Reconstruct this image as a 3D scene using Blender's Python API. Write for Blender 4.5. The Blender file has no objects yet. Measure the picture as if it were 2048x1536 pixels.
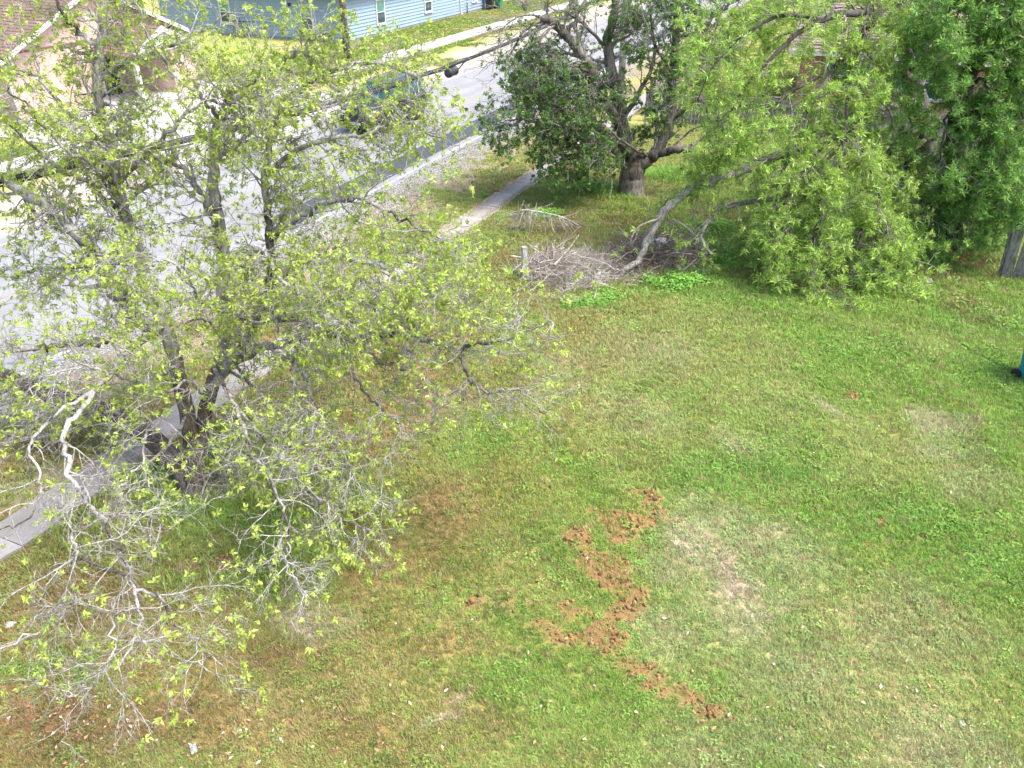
import bpy, bmesh, math
import numpy as np
from mathutils import Vector, Matrix

rng = np.random.default_rng(7)
SC = bpy.context.scene
COL = SC.collection

# ------------------------------------------------------------------ camera, sky, sun, exposure
CAM_H = 8.0
FPX = 1630.0
PITCH = math.atan(974 / 1630.0)          # degrees below the horizon: about 30.9
cam_d = bpy.data.cameras.new('camera')
cam = bpy.data.objects.new('camera', cam_d)
COL.objects.link(cam)
cam.location = (0, 0, CAM_H)
cam.rotation_euler = (math.pi / 2 - PITCH, 0, 0)
cam_d.sensor_width = 36
cam_d.lens = FPX / 2048 * 36
cam_d.clip_end = 2000
cam_d.clip_start = 0.1
SC.camera = cam

SUN_EL, SUN_AZ = math.radians(62), math.radians(112)     # azimuth clockwise from +Y
world = bpy.data.worlds.new('World'); SC.world = world
world.use_nodes = True
wn = world.node_tree
sky = wn.nodes.new('ShaderNodeTexSky'); sky.sky_type = 'NISHITA'
sky.sun_disc = False; sky.sun_elevation = SUN_EL; sky.sun_rotation = SUN_AZ
sky.air_density = 1.0; sky.dust_density = 4.0; sky.ozone_density = 0.6
bg = wn.nodes['Background']; bg.inputs['Strength'].default_value = 0.15
wn.links.new(sky.outputs['Color'], bg.inputs['Color'])
sun_d = bpy.data.lights.new('sun', 'SUN'); sun = bpy.data.objects.new('sun', sun_d); COL.objects.link(sun)
sun_d.energy = 2.2; sun_d.angle = math.radians(20); sun_d.color = (1.0, 0.96, 0.90)
sdir = Vector((math.sin(SUN_AZ) * math.cos(SUN_EL), math.cos(SUN_AZ) * math.cos(SUN_EL), math.sin(SUN_EL)))
sun.rotation_euler = sdir.to_track_quat('Z', 'Y').to_euler()
sun.location = (20, 0, 40)
vs = SC.view_settings
vs.view_transform = 'Standard'; vs.look = 'None'; vs.gamma = 1.0; vs.exposure = 1.57
vs.use_curve_mapping = False
SC.cycles.max_bounces = 6; SC.cycles.transparent_max_bounces = 4
SC.cycles.diffuse_bounces = 4; SC.cycles.glossy_bounces = 2; SC.cycles.transmission_bounces = 4

# ------------------------------------------------------------------ geometry of the view and of the street
_c, _s = math.cos(PITCH), math.sin(PITCH)
def ray(px, py):
    a = (px - 1024) / FPX; b = -(py - 768) / FPX
    return np.array([a, _c + b * _s, -_s + b * _c])
def at(px, py, Y):                       # point seen at px,py whose distance ahead is Y metres
    r = ray(px, py); t = Y / r[1]
    return np.array([0, 0, CAM_H]) + r * t
def G(px, py, z=0.0):                    # point on the ground (or at height z)
    r = ray(px, py); t = (z - CAM_H) / r[2]
    return np.array([0, 0, CAM_H]) + r * t
ST = math.atan(856 / 1899.0)             # street heading, right of straight ahead
D = np.array([math.sin(ST), math.cos(ST)]); N = np.array([-D[1], D[0]])
ROT = math.pi / 2 - ST                   # local x along the street, local y to its far side
def W(u, v, z=0.0):
    p = D * u + N * v
    return np.array([p[0], p[1], z])
def uv_of(x, y):
    return x * D[0] + y * D[1], x * N[0] + y * N[1]

# ------------------------------------------------------------------ noise in numpy
def _hash(ix, iy, seed):
    h = (ix.astype(np.int64) * 374761393 + iy.astype(np.int64) * 668265263 + seed * 1442695041) & 0xFFFFFFFF
    h = ((h ^ (h >> 13)) * 1274126177) & 0xFFFFFFFF
    return ((h ^ (h >> 16)) & 0xFFFFFF) / float(0xFFFFFF)
def vnoise(x, y, seed=0):
    ix = np.floor(x); iy = np.floor(y); fx = x - ix; fy = y - iy
    fx = fx * fx * (3 - 2 * fx); fy = fy * fy * (3 - 2 * fy)
    a = _hash(ix, iy, seed); b = _hash(ix + 1, iy, seed); c = _hash(ix, iy + 1, seed); d = _hash(ix + 1, iy + 1, seed)
    return (a * (1 - fx) + b * fx) * (1 - fy) + (c * (1 - fx) + d * fx) * fy
def fbm(x, y, seed=0, oct=4):
    s = 0; a = 0.5; t = 0
    for i in range(oct):
        s = s + a * vnoise(x, y, seed + i * 17); t += a
        x = x * 2.03 + 11.3; y = y * 2.03 + 5.7; a *= 0.5
    return s / t
def sstep(a, b, x):
    t = np.clip((x - a) / (b - a), 0, 1)
    return t * t * (3 - 2 * t)

# ------------------------------------------------------------------ objects and tags
def tag(o, label=None, cat=None, group=None, kind=None):
    if label: o['label'] = label
    if cat: o['category'] = cat
    if group: o['group'] = group
    if kind: o['kind'] = kind
    return o
def thing(name, label, cat, loc=(0, 0, 0), rotz=0.0, group=None):
    o = bpy.data.objects.new(name, None); COL.objects.link(o)
    o.empty_display_size = 0.2
    o.location = tuple(loc); o.rotation_euler = (0, 0, rotz)
    return tag(o, label, cat, group)
def link(name, me, parent=None, loc=None):
    o = bpy.data.objects.new(name, me); COL.objects.link(o)
    if parent is not None: o.parent = parent
    if loc is not None: o.location = tuple(loc)
    return o
def npmesh(name, V, F, mat=None, smooth=False):
    """V (n,3); F (m,k) array of equal-size faces or list of such arrays"""
    me = bpy.data.meshes.new(name)
    Fs = F if isinstance(F, list) else [F]
    Fs = [np.asarray(f, dtype=np.int32) for f in Fs if len(f)]
    V = np.asarray(V, dtype=np.float32)
    me.vertices.add(len(V)); me.vertices.foreach_set('co', V.ravel())
    nl = sum(f.size for f in Fs); npoly = sum(len(f) for f in Fs)
    me.loops.add(nl); me.polygons.add(npoly)
    me.loops.foreach_set('vertex_index', np.concatenate([f.ravel() for f in Fs]))
    sizes = np.concatenate([np.full(len(f), f.shape[1], dtype=np.int32) for f in Fs])
    starts = np.concatenate([[0], np.cumsum(sizes)[:-1]]).astype(np.int32)
    me.polygons.foreach_set('loop_start', starts)
    me.polygons.foreach_set('loop_total', sizes)
    if smooth: me.polygons.foreach_set('use_smooth', np.ones(npoly, dtype=bool))
    me.update(calc_edges=True); me.validate()
    if mat: me.materials.append(mat)
    return me
def set_col(me, name, C):
    a = me.attributes.new(name, 'FLOAT_COLOR', 'POINT')
    c = np.ones((len(C), 4), dtype=np.float32); c[:, :3] = C
    a.data.foreach_set('color', c.ravel())
class MB:
    """collects boxes, quads, prisms and tubes into one mesh"""
    def __init__(s): s.v = []; s.f = []
    def quad(s, *p):
        i = len(s.v); s.v += [tuple(q) for q in p]; s.f.append(tuple(range(i, i + len(p)))); return s
    def box(s, x0, x1, y0, y1, z0, z1):
        i = len(s.v)
        s.v += [(x0, y0, z0), (x1, y0, z0), (x1, y1, z0), (x0, y1, z0), (x0, y0, z1), (x1, y0, z1), (x1, y1, z1), (x0, y1, z1)]
        s.f += [tuple(i + k for k in q) for q in ((0, 3, 2, 1), (4, 5, 6, 7), (0, 1, 5, 4), (1, 2, 6, 5), (2, 3, 7, 6), (3, 0, 4, 7))]
        return s
    def prism(s, poly, off):              # poly of 3-D points pushed by the vector off
        i = len(s.v); k = len(poly); off = np.asarray(off)
        s.v += [tuple(p) for p in poly] + [tuple(np.asarray(p) + off) for p in poly]
        s.f.append(tuple(i + j for j in range(k))[::-1]); s.f.append(tuple(i + k + j for j in range(k)))
        for j in range(k):
            s.f.append((i + j, i + (j + 1) % k, i + k + (j + 1) % k, i + k + j))
        return s
    def tube(s, pts, rad, sides=6, cap=True):
        V, F = tube(np.asarray(pts, float), np.broadcast_to(np.asarray(rad, float), (len(pts),)), sides)
        i = len(s.v); s.v += [tuple(q) for q in V]; s.f += [tuple(int(k) + i for k in q) for q in F]
        if cap:
            m = len(V)
            s.f.append(tuple(i + k for k in range(sides))[::-1]); s.f.append(tuple(i + m - sides + k for k in range(sides)))
        return s
    def lathe(s, prof, sides=16, c=(0, 0), axis='z'):
        i = len(s.v); k = len(prof)
        for (r, z) in prof:
            for j in range(sides):
                t = 2 * math.pi * j / sides
                p = (c[0] + r * math.cos(t), c[1] + r * math.sin(t), z)
                if axis == 'y': p = (p[0], z, p[1])
                s.v.append(p)
        for a in range(k - 1):
            for j in range(sides):
                q = (i + a * sides + j, i + a * sides + (j + 1) % sides, i + (a + 1) * sides + (j + 1) % sides, i + (a + 1) * sides + j)
                s.f.append(q if axis == 'z' else q[::-1])
        s.f.append(tuple(i + j for j in range(sides))[::-1]); s.f.append(tuple(i + (k - 1) * sides + j for j in range(sides)))
        return s
    def mesh(s, name, mat, smooth=False, bevel=0):
        me = bpy.data.meshes.new(name); me.from_pydata(s.v, [], s.f)
        if bevel:
            bm = bmesh.new(); bm.from_mesh(me)
            bmesh.ops.bevel(bm, geom=list(bm.edges), offset=bevel, segments=2, affect='EDGES', clamp_overlap=True)
            bm.to_mesh(me); bm.free()
        if smooth:
            me.polygons.foreach_set('use_smooth', np.ones(len(me.polygons), dtype=bool))
        if mat: me.materials.append(mat)
        me.update()
        return me
    def build(s, name, mat, parent=None, smooth=False, bevel=0):
        return link(name, s.mesh(name, mat, smooth, bevel), parent)

def tube(P, R, sides=5):
    n = len(P)
    T = np.gradient(P, axis=0); T /= np.linalg.norm(T, axis=1, keepdims=True) + 1e-9
    ref = np.array([0, 0, 1.0]) if abs(T[0][2]) < 0.9 else np.array([1.0, 0, 0])
    A = np.cross(T, ref); A /= np.linalg.norm(A, axis=1, keepdims=True) + 1e-9
    for i in range(1, n):                # keep the frame from flipping
        if A[i] @ A[i - 1] < 0: A[i] = -A[i]
    B = np.cross(T, A)
    ang = np.arange(sides) * (2 * math.pi / sides)
    ca, sa = np.cos(ang), np.sin(ang)
    V = P[:, None, :] + R[:, None, None] * (A[:, None, :] * ca[None, :, None] + B[:, None, :] * sa[None, :, None])
    i = np.arange(n - 1)[:, None] * sides; j = np.arange(sides)[None, :]; k = (j + 1) % sides
    F = np.stack([i + j, i + k, i + sides + k, i + sides + j], -1).reshape(-1, 4)
    return V.reshape(-1, 3), F
def tubes_mesh(name, items, mat, sides=4, smooth=True):
    Vs, Fs, o = [], [], 0
    for P, R in items:
        V, F = tube(P, R, sides); Vs.append(V); Fs.append(F + o); o += len(V)
    if not Vs: Vs = [np.zeros((3, 3))]; Fs = [np.array([[0, 1, 2, 2]])]
    return npmesh(name, np.concatenate(Vs), np.concatenate(Fs), mat, smooth)
def spline(C, n):
    C = np.asarray(C, float); P = np.vstack([2 * C[0] - C[1], C, 2 * C[-1] - C[-2]])
    m = len(C) - 1; t = np.linspace(0, m - 1e-6, n); k = t.astype(int); f = (t - k)[:, None]
    p0, p1, p2, p3 = P[k], P[k + 1], P[k + 2], P[k + 3]
    return 0.5 * (2 * p1 + (p2 - p0) * f + (2 * p0 - 5 * p1 + 4 * p2 - p3) * f ** 2 + (3 * p1 - p0 - 3 * p2 + p3) * f ** 3)

# ------------------------------------------------------------------ materials
def mat_new(name):
    m = bpy.data.materials.new(name); m.use_nodes = True
    nt = m.node_tree; b = nt.nodes['Principled BSDF']
    return m, nt, b
def nd(nt, typ, **kw):
    n = nt.nodes.new(typ)
    for k, v in kw.items():
        if k in n.inputs: n.inputs[k].default_value = v
        else: setattr(n, k, v)
    return n
def ramp(nt, fac, stops):
    r = nt.nodes.new('ShaderNodeValToRGB'); e = r.color_ramp.elements
    while len(e) < len(stops): e.new(0.5)
    for q, (p, c) in zip(e, stops): q.position = p; q.color = (*c, 1)
    nt.links.new(fac, r.inputs['Fac']); return r.outputs['Color']
def mixc(nt, fac, a, b, blend='MIX'):
    m = nt.nodes.new('ShaderNodeMix'); m.data_type = 'RGBA'; m.blend_type = blend
    for sock, val in ((m.inputs[0], fac), (m.inputs[6], a), (m.inputs[7], b)):
        if isinstance(val, (int, float)): sock.default_value = val
        elif isinstance(val, tuple): sock.default_value = (*val, 1)
        else: nt.links.new(val, sock)
    return m.outputs[2]
def coords(nt, which='Object', scale=(1, 1, 1), rot=(0, 0, 0)):
    t = nt.nodes.new('ShaderNodeTexCoord'); mp = nt.nodes.new('ShaderNodeMapping')
    mp.inputs['Scale'].default_value = scale; mp.inputs['Rotation'].default_value = rot
    nt.links.new(t.outputs[which], mp.inputs['Vector']); return mp.outputs['Vector']
def noise(nt, vec, scale, detail=4, rough=0.6):
    n = nd(nt, 'ShaderNodeTexNoise', Scale=scale, Detail=detail, Roughness=rough)
    if vec is not None: nt.links.new(vec, n.inputs['Vector'])
    return n.outputs['Fac']
def bump(nt, b, h, strength=0.3, dist=0.02):
    n = nd(nt, 'ShaderNodeBump', Strength=strength, Distance=dist)
    nt.links.new(h, n.inputs['Height']); nt.links.new(n.outputs['Normal'], b.inputs['Normal'])
def simple(name, c1, c2=None, scale=8, rough=0.7, bmp=0.15, dist=0.01, sc=(1, 1, 1), metal=0.0, spec=0.5):
    m, nt, b = mat_new(name)
    c2 = c2 or tuple(x * 0.75 for x in c1)
    v = coords(nt, 'Object', sc)
    f = noise(nt, v, scale); g = noise(nt, v, scale * 6, 3)
    c = ramp(nt, f, [(0.3, c2), (0.7, c1)])
    c = mixc(nt, 0.25, c, ramp(nt, g, [(0.25, (0.55,) * 3), (0.75, (1,) * 3)]), 'MULTIPLY')
    nt.links.new(c, b.inputs['Base Color'])
    b.inputs['Roughness'].default_value = rough; b.inputs['Metallic'].default_value = metal
    b.inputs['Specular IOR Level'].default_value = spec
    if bmp: bump(nt, b, g, bmp, dist)
    return m
def attr_mat(name, attr, atype='GEOMETRY', transl=0.0, rough=0.6, fine=0, spec=0.3, bmp=0, fine_amt=0.5):
    m, nt, b = mat_new(name)
    a = nd(nt, 'ShaderNodeAttribute', attribute_name=attr, attribute_type=atype)
    c = a.outputs['Color']
    if fine:
        v = coords(nt, 'Object'); g = noise(nt, v, fine, 5, 0.7)
        c = mixc(nt, fine_amt, c, ramp(nt, g, [(0.25, (0.35,) * 3), (0.75, (1.5,) * 3)]), 'MULTIPLY')
        if bmp: bump(nt, b, g, bmp, 0.03)
    nt.links.new(c, b.inputs['Base Color']); b.inputs['Roughness'].default_value = rough
    b.inputs['Specular IOR Level'].default_value = spec
    if transl:
        t = nd(nt, 'ShaderNodeBsdfTranslucent'); nt.links.new(c, t.inputs['Color'])
        x = nd(nt, 'ShaderNodeMixShader', Fac=transl)
        nt.links.new(b.outputs['BSDF'], x.inputs[1]); nt.links.new(t.outputs['BSDF'], x.inputs[2])
        nt.links.new(x.outputs['Shader'], nt.nodes['Material Output'].inputs['Surface'])
    return m
def bark(name, dark, light, scale=3.0, lo=0.35, hi=0.65, upper=None):
    m, nt, b = mat_new(name)
    v = coords(nt, 'Object', (6, 6, 1.6)); w = coords(nt, 'Object')
    f = noise(nt, v, scale * 2, 5, 0.7); g = noise(nt, w, scale, 4)
    h = noise(nt, w, 38, 3)
    c = ramp(nt, g, [(lo, dark), (hi, light)])
    if upper:                             # young bark higher up the stem is paler
        sp = nd(nt, 'ShaderNodeSeparateXYZ'); nt.links.new(w, sp.inputs[0])
        mr = nd(nt, 'ShaderNodeMapRange'); mr.inputs[1].default_value = upper[2]; mr.inputs[2].default_value = upper[3]
        ad = nd(nt, 'ShaderNodeMath', operation='ADD'); nt.links.new(sp.outputs['Z'], ad.inputs[0]); nt.links.new(g, ad.inputs[1]); nt.links.new(ad.outputs[0], mr.inputs[0])
        c = mixc(nt, mr.outputs[0], c, ramp(nt, g, [(lo, upper[0]), (hi, upper[1])]))
    c = mixc(nt, 0.75, c, ramp(nt, f, [(0.36, (0.22,) * 3), (0.6, (1.25,) * 3)]), 'MULTIPLY')
    c = mixc(nt, 0.5, c, ramp(nt, h, [(0.3, (0.45,) * 3), (0.7, (1.3,) * 3)]), 'MULTIPLY')
    nt.links.new(c, b.inputs['Base Color']); b.inputs['Roughness'].default_value = 0.9
    b.inputs['Specular IOR Level'].default_value = 0.15
    bump(nt, b, f, 0.9, 0.05)
    return m

M = {}
M['asphalt'] = None
def build_asphalt():
    m, nt, b = mat_new('worn_asphalt')
    v = coords(nt); vl = coords(nt, 'Object', (0.05, 1.1, 1))
    f = noise(nt, v, 0.35, 4); g = noise(nt, v, 45, 4, 0.7); s = noise(nt, vl, 1.0, 3)
    c = ramp(nt, f, [(0.3, (0.19, 0.194, 0.203)), (0.7, (0.245, 0.249, 0.258))])
    c = mixc(nt, 0.55, c, ramp(nt, s, [(0.35, (0.72,) * 3), (0.65, (1.1,) * 3)]), 'MULTIPLY')
    c = mixc(nt, 0.6, c, ramp(nt, g, [(0.3, (0.6,) * 3), (0.7, (1.25,) * 3)]), 'MULTIPLY')
    vo = nd(nt, 'ShaderNodeTexVoronoi', Scale=0.22, feature='DISTANCE_TO_EDGE')
    dv = nd(nt, 'ShaderNodeTexNoise', Scale=1.5, Detail=5)
    ad = nd(nt, 'ShaderNodeVectorMath', operation='ADD')
    nt.links.new(v, ad.inputs[0]); nt.links.new(dv.outputs['Color'], ad.inputs[1]); nt.links.new(v, dv.inputs['Vector'])
    nt.links.new(ad.outputs[0], vo.inputs['Vector'])
    c = mixc(nt, 1.0, c, ramp(nt, vo.outputs['Distance'], [(0.0, (0.45,) * 3), (0.012, (1, 1, 1))]), 'MULTIPLY')
    nt.links.new(c, b.inputs['Base Color']); b.inputs['Roughness'].default_value = 0.85
    bump(nt, b, g, 0.4, 0.01)
    return m
M['asphalt'] = build_asphalt()
M['newasphalt'] = simple('dark_asphalt_patch', (0.046, 0.052, 0.066), (0.036, 0.041, 0.052), 0.8, 0.85, 0.4)
def paint_mat(name, col, under, lo, hi):
    m, nt, b = mat_new(name)
    v = coords(nt); f = noise(nt, v, 6, 6, 0.75)
    c = ramp(nt, f, [(lo, under), (hi, col)])
    nt.links.new(c, b.inputs['Base Color']); b.inputs['Roughness'].default_value = 0.7
    return m
M['white_line'] = paint_mat('worn_white_paint', (0.5, 0.5, 0.5), (0.19, 0.19, 0.195), 0.44, 0.62)
M['yellow_line'] = paint_mat('worn_yellow_paint', (0.30, 0.23, 0.10), (0.2, 0.198, 0.19), 0.42, 0.75)
def conc(name, c1, c2, scale=1.2):
    m, nt, b = mat_new(name)
    v = coords(nt, 'Generated' if False else 'Object'); f = noise(nt, v, scale, 6, 0.65); g = noise(nt, v, 30, 5, 0.7)
    oi = nd(nt, 'ShaderNodeObjectInfo')
    c = ramp(nt, f, [(0.3, c2), (0.7, c1)])
    c = mixc(nt, 0.5, c, ramp(nt, oi.outputs['Random'], [(0, (0.72,) * 3), (1, (1.08,) * 3)]), 'MULTIPLY')
    c = mixc(nt, 0.45, c, ramp(nt, g, [(0.3, (0.6,) * 3), (0.65, (1.15,) * 3)]), 'MULTIPLY')
    nt.links.new(c, b.inputs['Base Color']); b.inputs['Roughness'].default_value = 0.9
    bump(nt, b, g, 0.35, 0.01)
    return m
M['walk'] = conc('weathered_concrete', (0.33, 0.318, 0.305), (0.215, 0.195, 0.175))
M['whitewalk'] = conc('pale_concrete', (0.42, 0.41, 0.395), (0.33, 0.32, 0.305))
M['caliche'] = conc('caliche', (0.38, 0.35, 0.31), (0.28, 0.24, 0.19))
M['white'] = simple('white_trim_paint', (0.62, 0.62, 0.61), (0.54, 0.54, 0.53), 3, 0.5, 0.05)
M['blue'] = simple('blue_siding_paint', (0.25, 0.335, 0.43), (0.225, 0.31, 0.40), 1.5, 0.55, 0.08)
M['bluetrim'] = simple('blue_foundation', (0.28, 0.285, 0.30), (0.2, 0.205, 0.215), 2, 0.8, 0.1)
M['darkroof'] = simple('grey_shingle', (0.13, 0.13, 0.14), (0.08, 0.08, 0.09), 5, 0.9, 0.4)
M['redroof'] = simple('reddish_brown_shingle', (0.20, 0.115, 0.105), (0.13, 0.08, 0.078), 6, 0.9, 0.5)
M['brownroof'] = simple('weathered_brown_shingle', (0.25, 0.195, 0.17), (0.15, 0.115, 0.10), 5, 0.9, 0.5)
def glass_mat(name, col, rough=0.06):
    m, nt, b = mat_new(name)
    v = coords(nt); f = noise(nt, v, 1.5, 3)
    c = ramp(nt, f, [(0.3, tuple(x * 0.6 for x in col)), (0.7, col)])
    nt.links.new(c, b.inputs['Base Color']); b.inputs['Roughness'].default_value = rough
    b.inputs['Specular IOR Level'].default_value = 0.8
    return m
M['glass'] = glass_mat('teal_window_glass', (0.10, 0.26, 0.24))
M['glassdark'] = glass_mat('dark_window_glass', (0.03, 0.07, 0.08))
M['carglass'] = glass_mat('car_glass', (0.010, 0.065, 0.08), 0.04)
M['carpaint'] = simple('black_car_paint', (0.012, 0.013, 0.017), (0.010, 0.011, 0.014), 2, 0.22, 0.0, spec=0.7)
M['rubber'] = simple('tyre_rubber', (0.02, 0.02, 0.02), (0.014, 0.014, 0.014), 20, 0.85)
M['rim'] = simple('grey_alloy', (0.35, 0.35, 0.36), (0.28, 0.28, 0.29), 5, 0.35, 0, metal=0.8)
M['lamp'] = simple('clear_headlamp', (0.75, 0.75, 0.76), (0.6, 0.6, 0.62), 12, 0.15, 0)
M['amber'] = simple('amber_lens', (0.7, 0.18, 0.03), (0.6, 0.14, 0.02), 12, 0.2, 0)
M['blackplastic'] = simple('black_plastic', (0.022, 0.023, 0.025), (0.016, 0.016, 0.018), 8, 0.5, 0.05)
M['greenplastic'] = simple('green_bin_plastic', (0.03, 0.22, 0.11), (0.025, 0.18, 0.09), 6, 0.5, 0.05)
M['tealplastic'] = simple('teal_bin_plastic', (0.015, 0.27, 0.28), (0.012, 0.22, 0.23), 6, 0.45, 0.05)
M['cable'] = simple('black_cable_sheath', (0.035, 0.037, 0.043), (0.022, 0.023, 0.027), 10, 0.6, 0.1)
M['polewood'] = bark('pole_timber', (0.10, 0.07, 0.055), (0.20, 0.155, 0.13), 1.2)
M['poleold'] = bark('grey_pole_timber', (0.28, 0.26, 0.24), (0.42, 0.40, 0.38), 1.2)
M['oldwood'] = bark('weathered_fence_timber', (0.20, 0.18, 0.165), (0.36, 0.335, 0.31), 1.5)
M['mosswood'] = bark('dark_mossy_timber', (0.10, 0.105, 0.095), (0.24, 0.25, 0.24), 1.0)
M['postwood'] = bark('grey_post_timber', (0.38, 0.37, 0.35), (0.55, 0.54, 0.52), 1.5)
M['bark_left'] = bark('pale_grey_bark', (0.115, 0.10, 0.09), (0.48, 0.465, 0.445), 1.4, 0.40, 0.60)
M['bark_low'] = bark('dark_lower_bark', (0.10, 0.078, 0.065), (0.24, 0.20, 0.175), 1.4, upper=((0.26, 0.245, 0.23), (0.52, 0.505, 0.485), 2.2, 3.8))
M['twig_left'] = bark('pale_twig_bark', (0.31, 0.29, 0.272), (0.56, 0.54, 0.52), 2.0)
M['bark_mid'] = bark('rough_dark_bark', (0.10, 0.085, 0.072), (0.27, 0.245, 0.22), 1.2)
M['twig_mid'] = bark('grey_twig_bark', (0.22, 0.20, 0.185), (0.44, 0.41, 0.385), 2.0)
M['bark_right'] = bark('blackish_bark', (0.055, 0.05, 0.045), (0.15, 0.14, 0.13), 1.2)
M['twig_right'] = bark('grey_brown_twigs', (0.22, 0.19, 0.165), (0.43, 0.395, 0.36), 2.0)
M['deadwood'] = bark('bleached_dead_wood', (0.36, 0.31, 0.27), (0.60, 0.55, 0.505), 2.0)
M['deadbrown'] = bark('brown_dead_twigs', (0.24, 0.17, 0.13), (0.42, 0.33, 0.275), 2.0)
def brick_mat(name, c1, c2, mortar, bw=0.21, bh=0.075, axis='x'):
    m, nt, b = mat_new(name)
    t = nd(nt, 'ShaderNodeTexCoord'); sp = nd(nt, 'ShaderNodeSeparateXYZ'); cb = nd(nt, 'ShaderNodeCombineXYZ')
    nt.links.new(t.outputs['Object'], sp.inputs[0])
    a1 = nd(nt, 'ShaderNodeMath', operation='ADD')
    nt.links.new(sp.outputs['X'], a1.inputs[0]); nt.links.new(sp.outputs['Y'], a1.inputs[1])
    nt.links.new(a1.outputs[0], cb.inputs['X']); nt.links.new(sp.outputs['Z'], cb.inputs['Y'])
    k = nd(nt, 'ShaderNodeTexBrick', Scale=1.0)
    k.inputs['Brick Width'].default_value = bw; k.inputs['Row Height'].default_value = bh
    k.inputs['Mortar Size'].default_value = 0.008; k.inputs['Mortar Smooth'].default_value = 0.3
    k.inputs['Color1'].default_value = (*c1, 1); k.inputs['Color2'].default_value = (*c2, 1); k.inputs['Mortar'].default_value = (*mortar, 1)
    nt.links.new(cb.outputs[0], k.inputs['Vector'])
    f = noise(nt, t.outputs['Object'], 0.9, 4); g = noise(nt, t.outputs['Object'], 14, 4)
    c = mixc(nt, 0.6, k.outputs['Color'], ramp(nt, f, [(0.3, (0.75,) * 3), (0.7, (1.1,) * 3)]), 'MULTIPLY')
    c = mixc(nt, 0.4, c, ramp(nt, g, [(0.3, (0.65,) * 3), (0.7, (1.1,) * 3)]), 'MULTIPLY')
    nt.links.new(c, b.inputs['Base Color']); b.inputs['Roughness'].default_value = 0.9
    bump(nt, b, k.outputs['Fac'], -0.6, 0.01)
    return m
M['pinkbrick'] = brick_mat('pink_brick', (0.52, 0.325, 0.26), (0.58, 0.40, 0.33), (0.58, 0.51, 0.46))
M['redbrick'] = brick_mat('red_brick', (0.36, 0.13, 0.08), (0.44, 0.20, 0.12), (0.52, 0.46, 0.40))
M['ground'] = attr_mat('lawn_soil', 'alb', fine=38, bmp=0.6, rough=0.95, spec=0.1)
M['grass'] = attr_mat('grass_blade', 'gcol', 'INSTANCER', transl=0.38, rough=0.6, spec=0.25)
M['stone'] = attr_mat('gravel_stone', 'gcol', 'INSTANCER', rough=0.9, spec=0.2)
M['leaf'] = attr_mat('leaf_blade', 'lcol', transl=0.45, rough=0.5, spec=0.35)

# ------------------------------------------------------------------ the lawn's own colours (bare soil, dry grass, lush grass)
GREEN = np.array([0.245, 0.372, 0.080]); LUSH = np.array([0.172, 0.335, 0.062]); YELL = np.array([0.340, 0.410, 0.132])
STRAW = np.array([0.50, 0.46, 0.33]); TAN = np.array([0.38, 0.30, 0.17]); BROWN = np.array([0.27, 0.185, 0.085])
SOIL = np.array([0.205, 0.127, 0.056]); CALI = np.array([0.34, 0.31, 0.27]); GRAV = np.array([0.225, 0.217, 0.212])
def patches(x, y, L, warp=0.5, seed=3, soft=0.9, grow=1.0):
    wx = x + warp * (fbm(x * 1.1, y * 1.1, seed) - 0.5) * 2; wy = y + warp * (fbm(x * 1.1 + 40, y * 1.1, seed + 5) - 0.5) * 2
    m = np.zeros_like(x)
    for (px, py, rx, ry, st) in L:
        rx, ry = rx * grow, ry * grow
        c = G(px, py); d = np.sqrt(((wx - c[0]) / rx) ** 2 + ((wy - c[1]) / ry) ** 2)
        m = np.maximum(m, st * (1 - sstep(1 - soft, 1.0, d)))
    return m
SOIL_P = [(1273, 972, .24, .26, 1), (1305, 988, .16, .3, 1), (1318, 1022, .24, .2, .95), (1244, 1042, .3, .32, 1), (1283, 1062, .3, .3, 1), (1295, 1045, .25, .2, .8),
          (1165, 1104, .27, .36, 1), (1160, 1085, .2, .3, .9), (1195, 1125, .32, .32, 1), (1262, 1085, .3, .3, .9), (1215, 1148, .3, .3, 1), (1237, 1129, .34, .34, 1), (1230, 1170, .28, .34, 1), (1250, 1200, .26, .3, 1), (1226, 1228, .2, .24, .95),
          (1172, 1269, .22, .2, .9), (1205, 1262, .16, .2, .9), (1215, 1292, .2, .3, .85), (1240, 1326, .2, .2, .8), (1273, 1333, .24, .2, .9), (1308, 1362, .24, .18, .85),
          (1351, 1376, .2, .14, .75), (1387, 1398, .2, .14, .75), (1423, 1419, .18, .15, .75), (1452, 1423, .16, .12, .6),
          (1115, 1206, .26, .14, .75), (1136, 1219, .2, .15, .7), (1070, 1204, .16, .12, .4), (1022, 1222, .16, .2, .55), (925, 1194, .3, .2, .2),
          (1094, 1167, .12, .12, .8), (1086, 1262, .26, .2, .65), (1122, 1284, .22, .2, .6), (1290, 1005, .2, .2, .6), (1180, 1060, .2, .16, .5), (1196, 1020, .2, .2, .45),
          (1685, 790, .26, .22, .95), (1702, 784, .16, .12, .8), (375, 1132, .2, .16, .5), (1752, 1037, .12, .16, .6), (1735, 1110, .14, .5, .45), (1838, 1080, .12, .1, .6),
          (1365, 1048, .1, .1, .8), (1172, 1085, .3, .2, .5), (1190, 1240, .15, .12, .6), (960, 1225, .2, .18, .5), (440, 1132, .3, .2, .55)]
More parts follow.
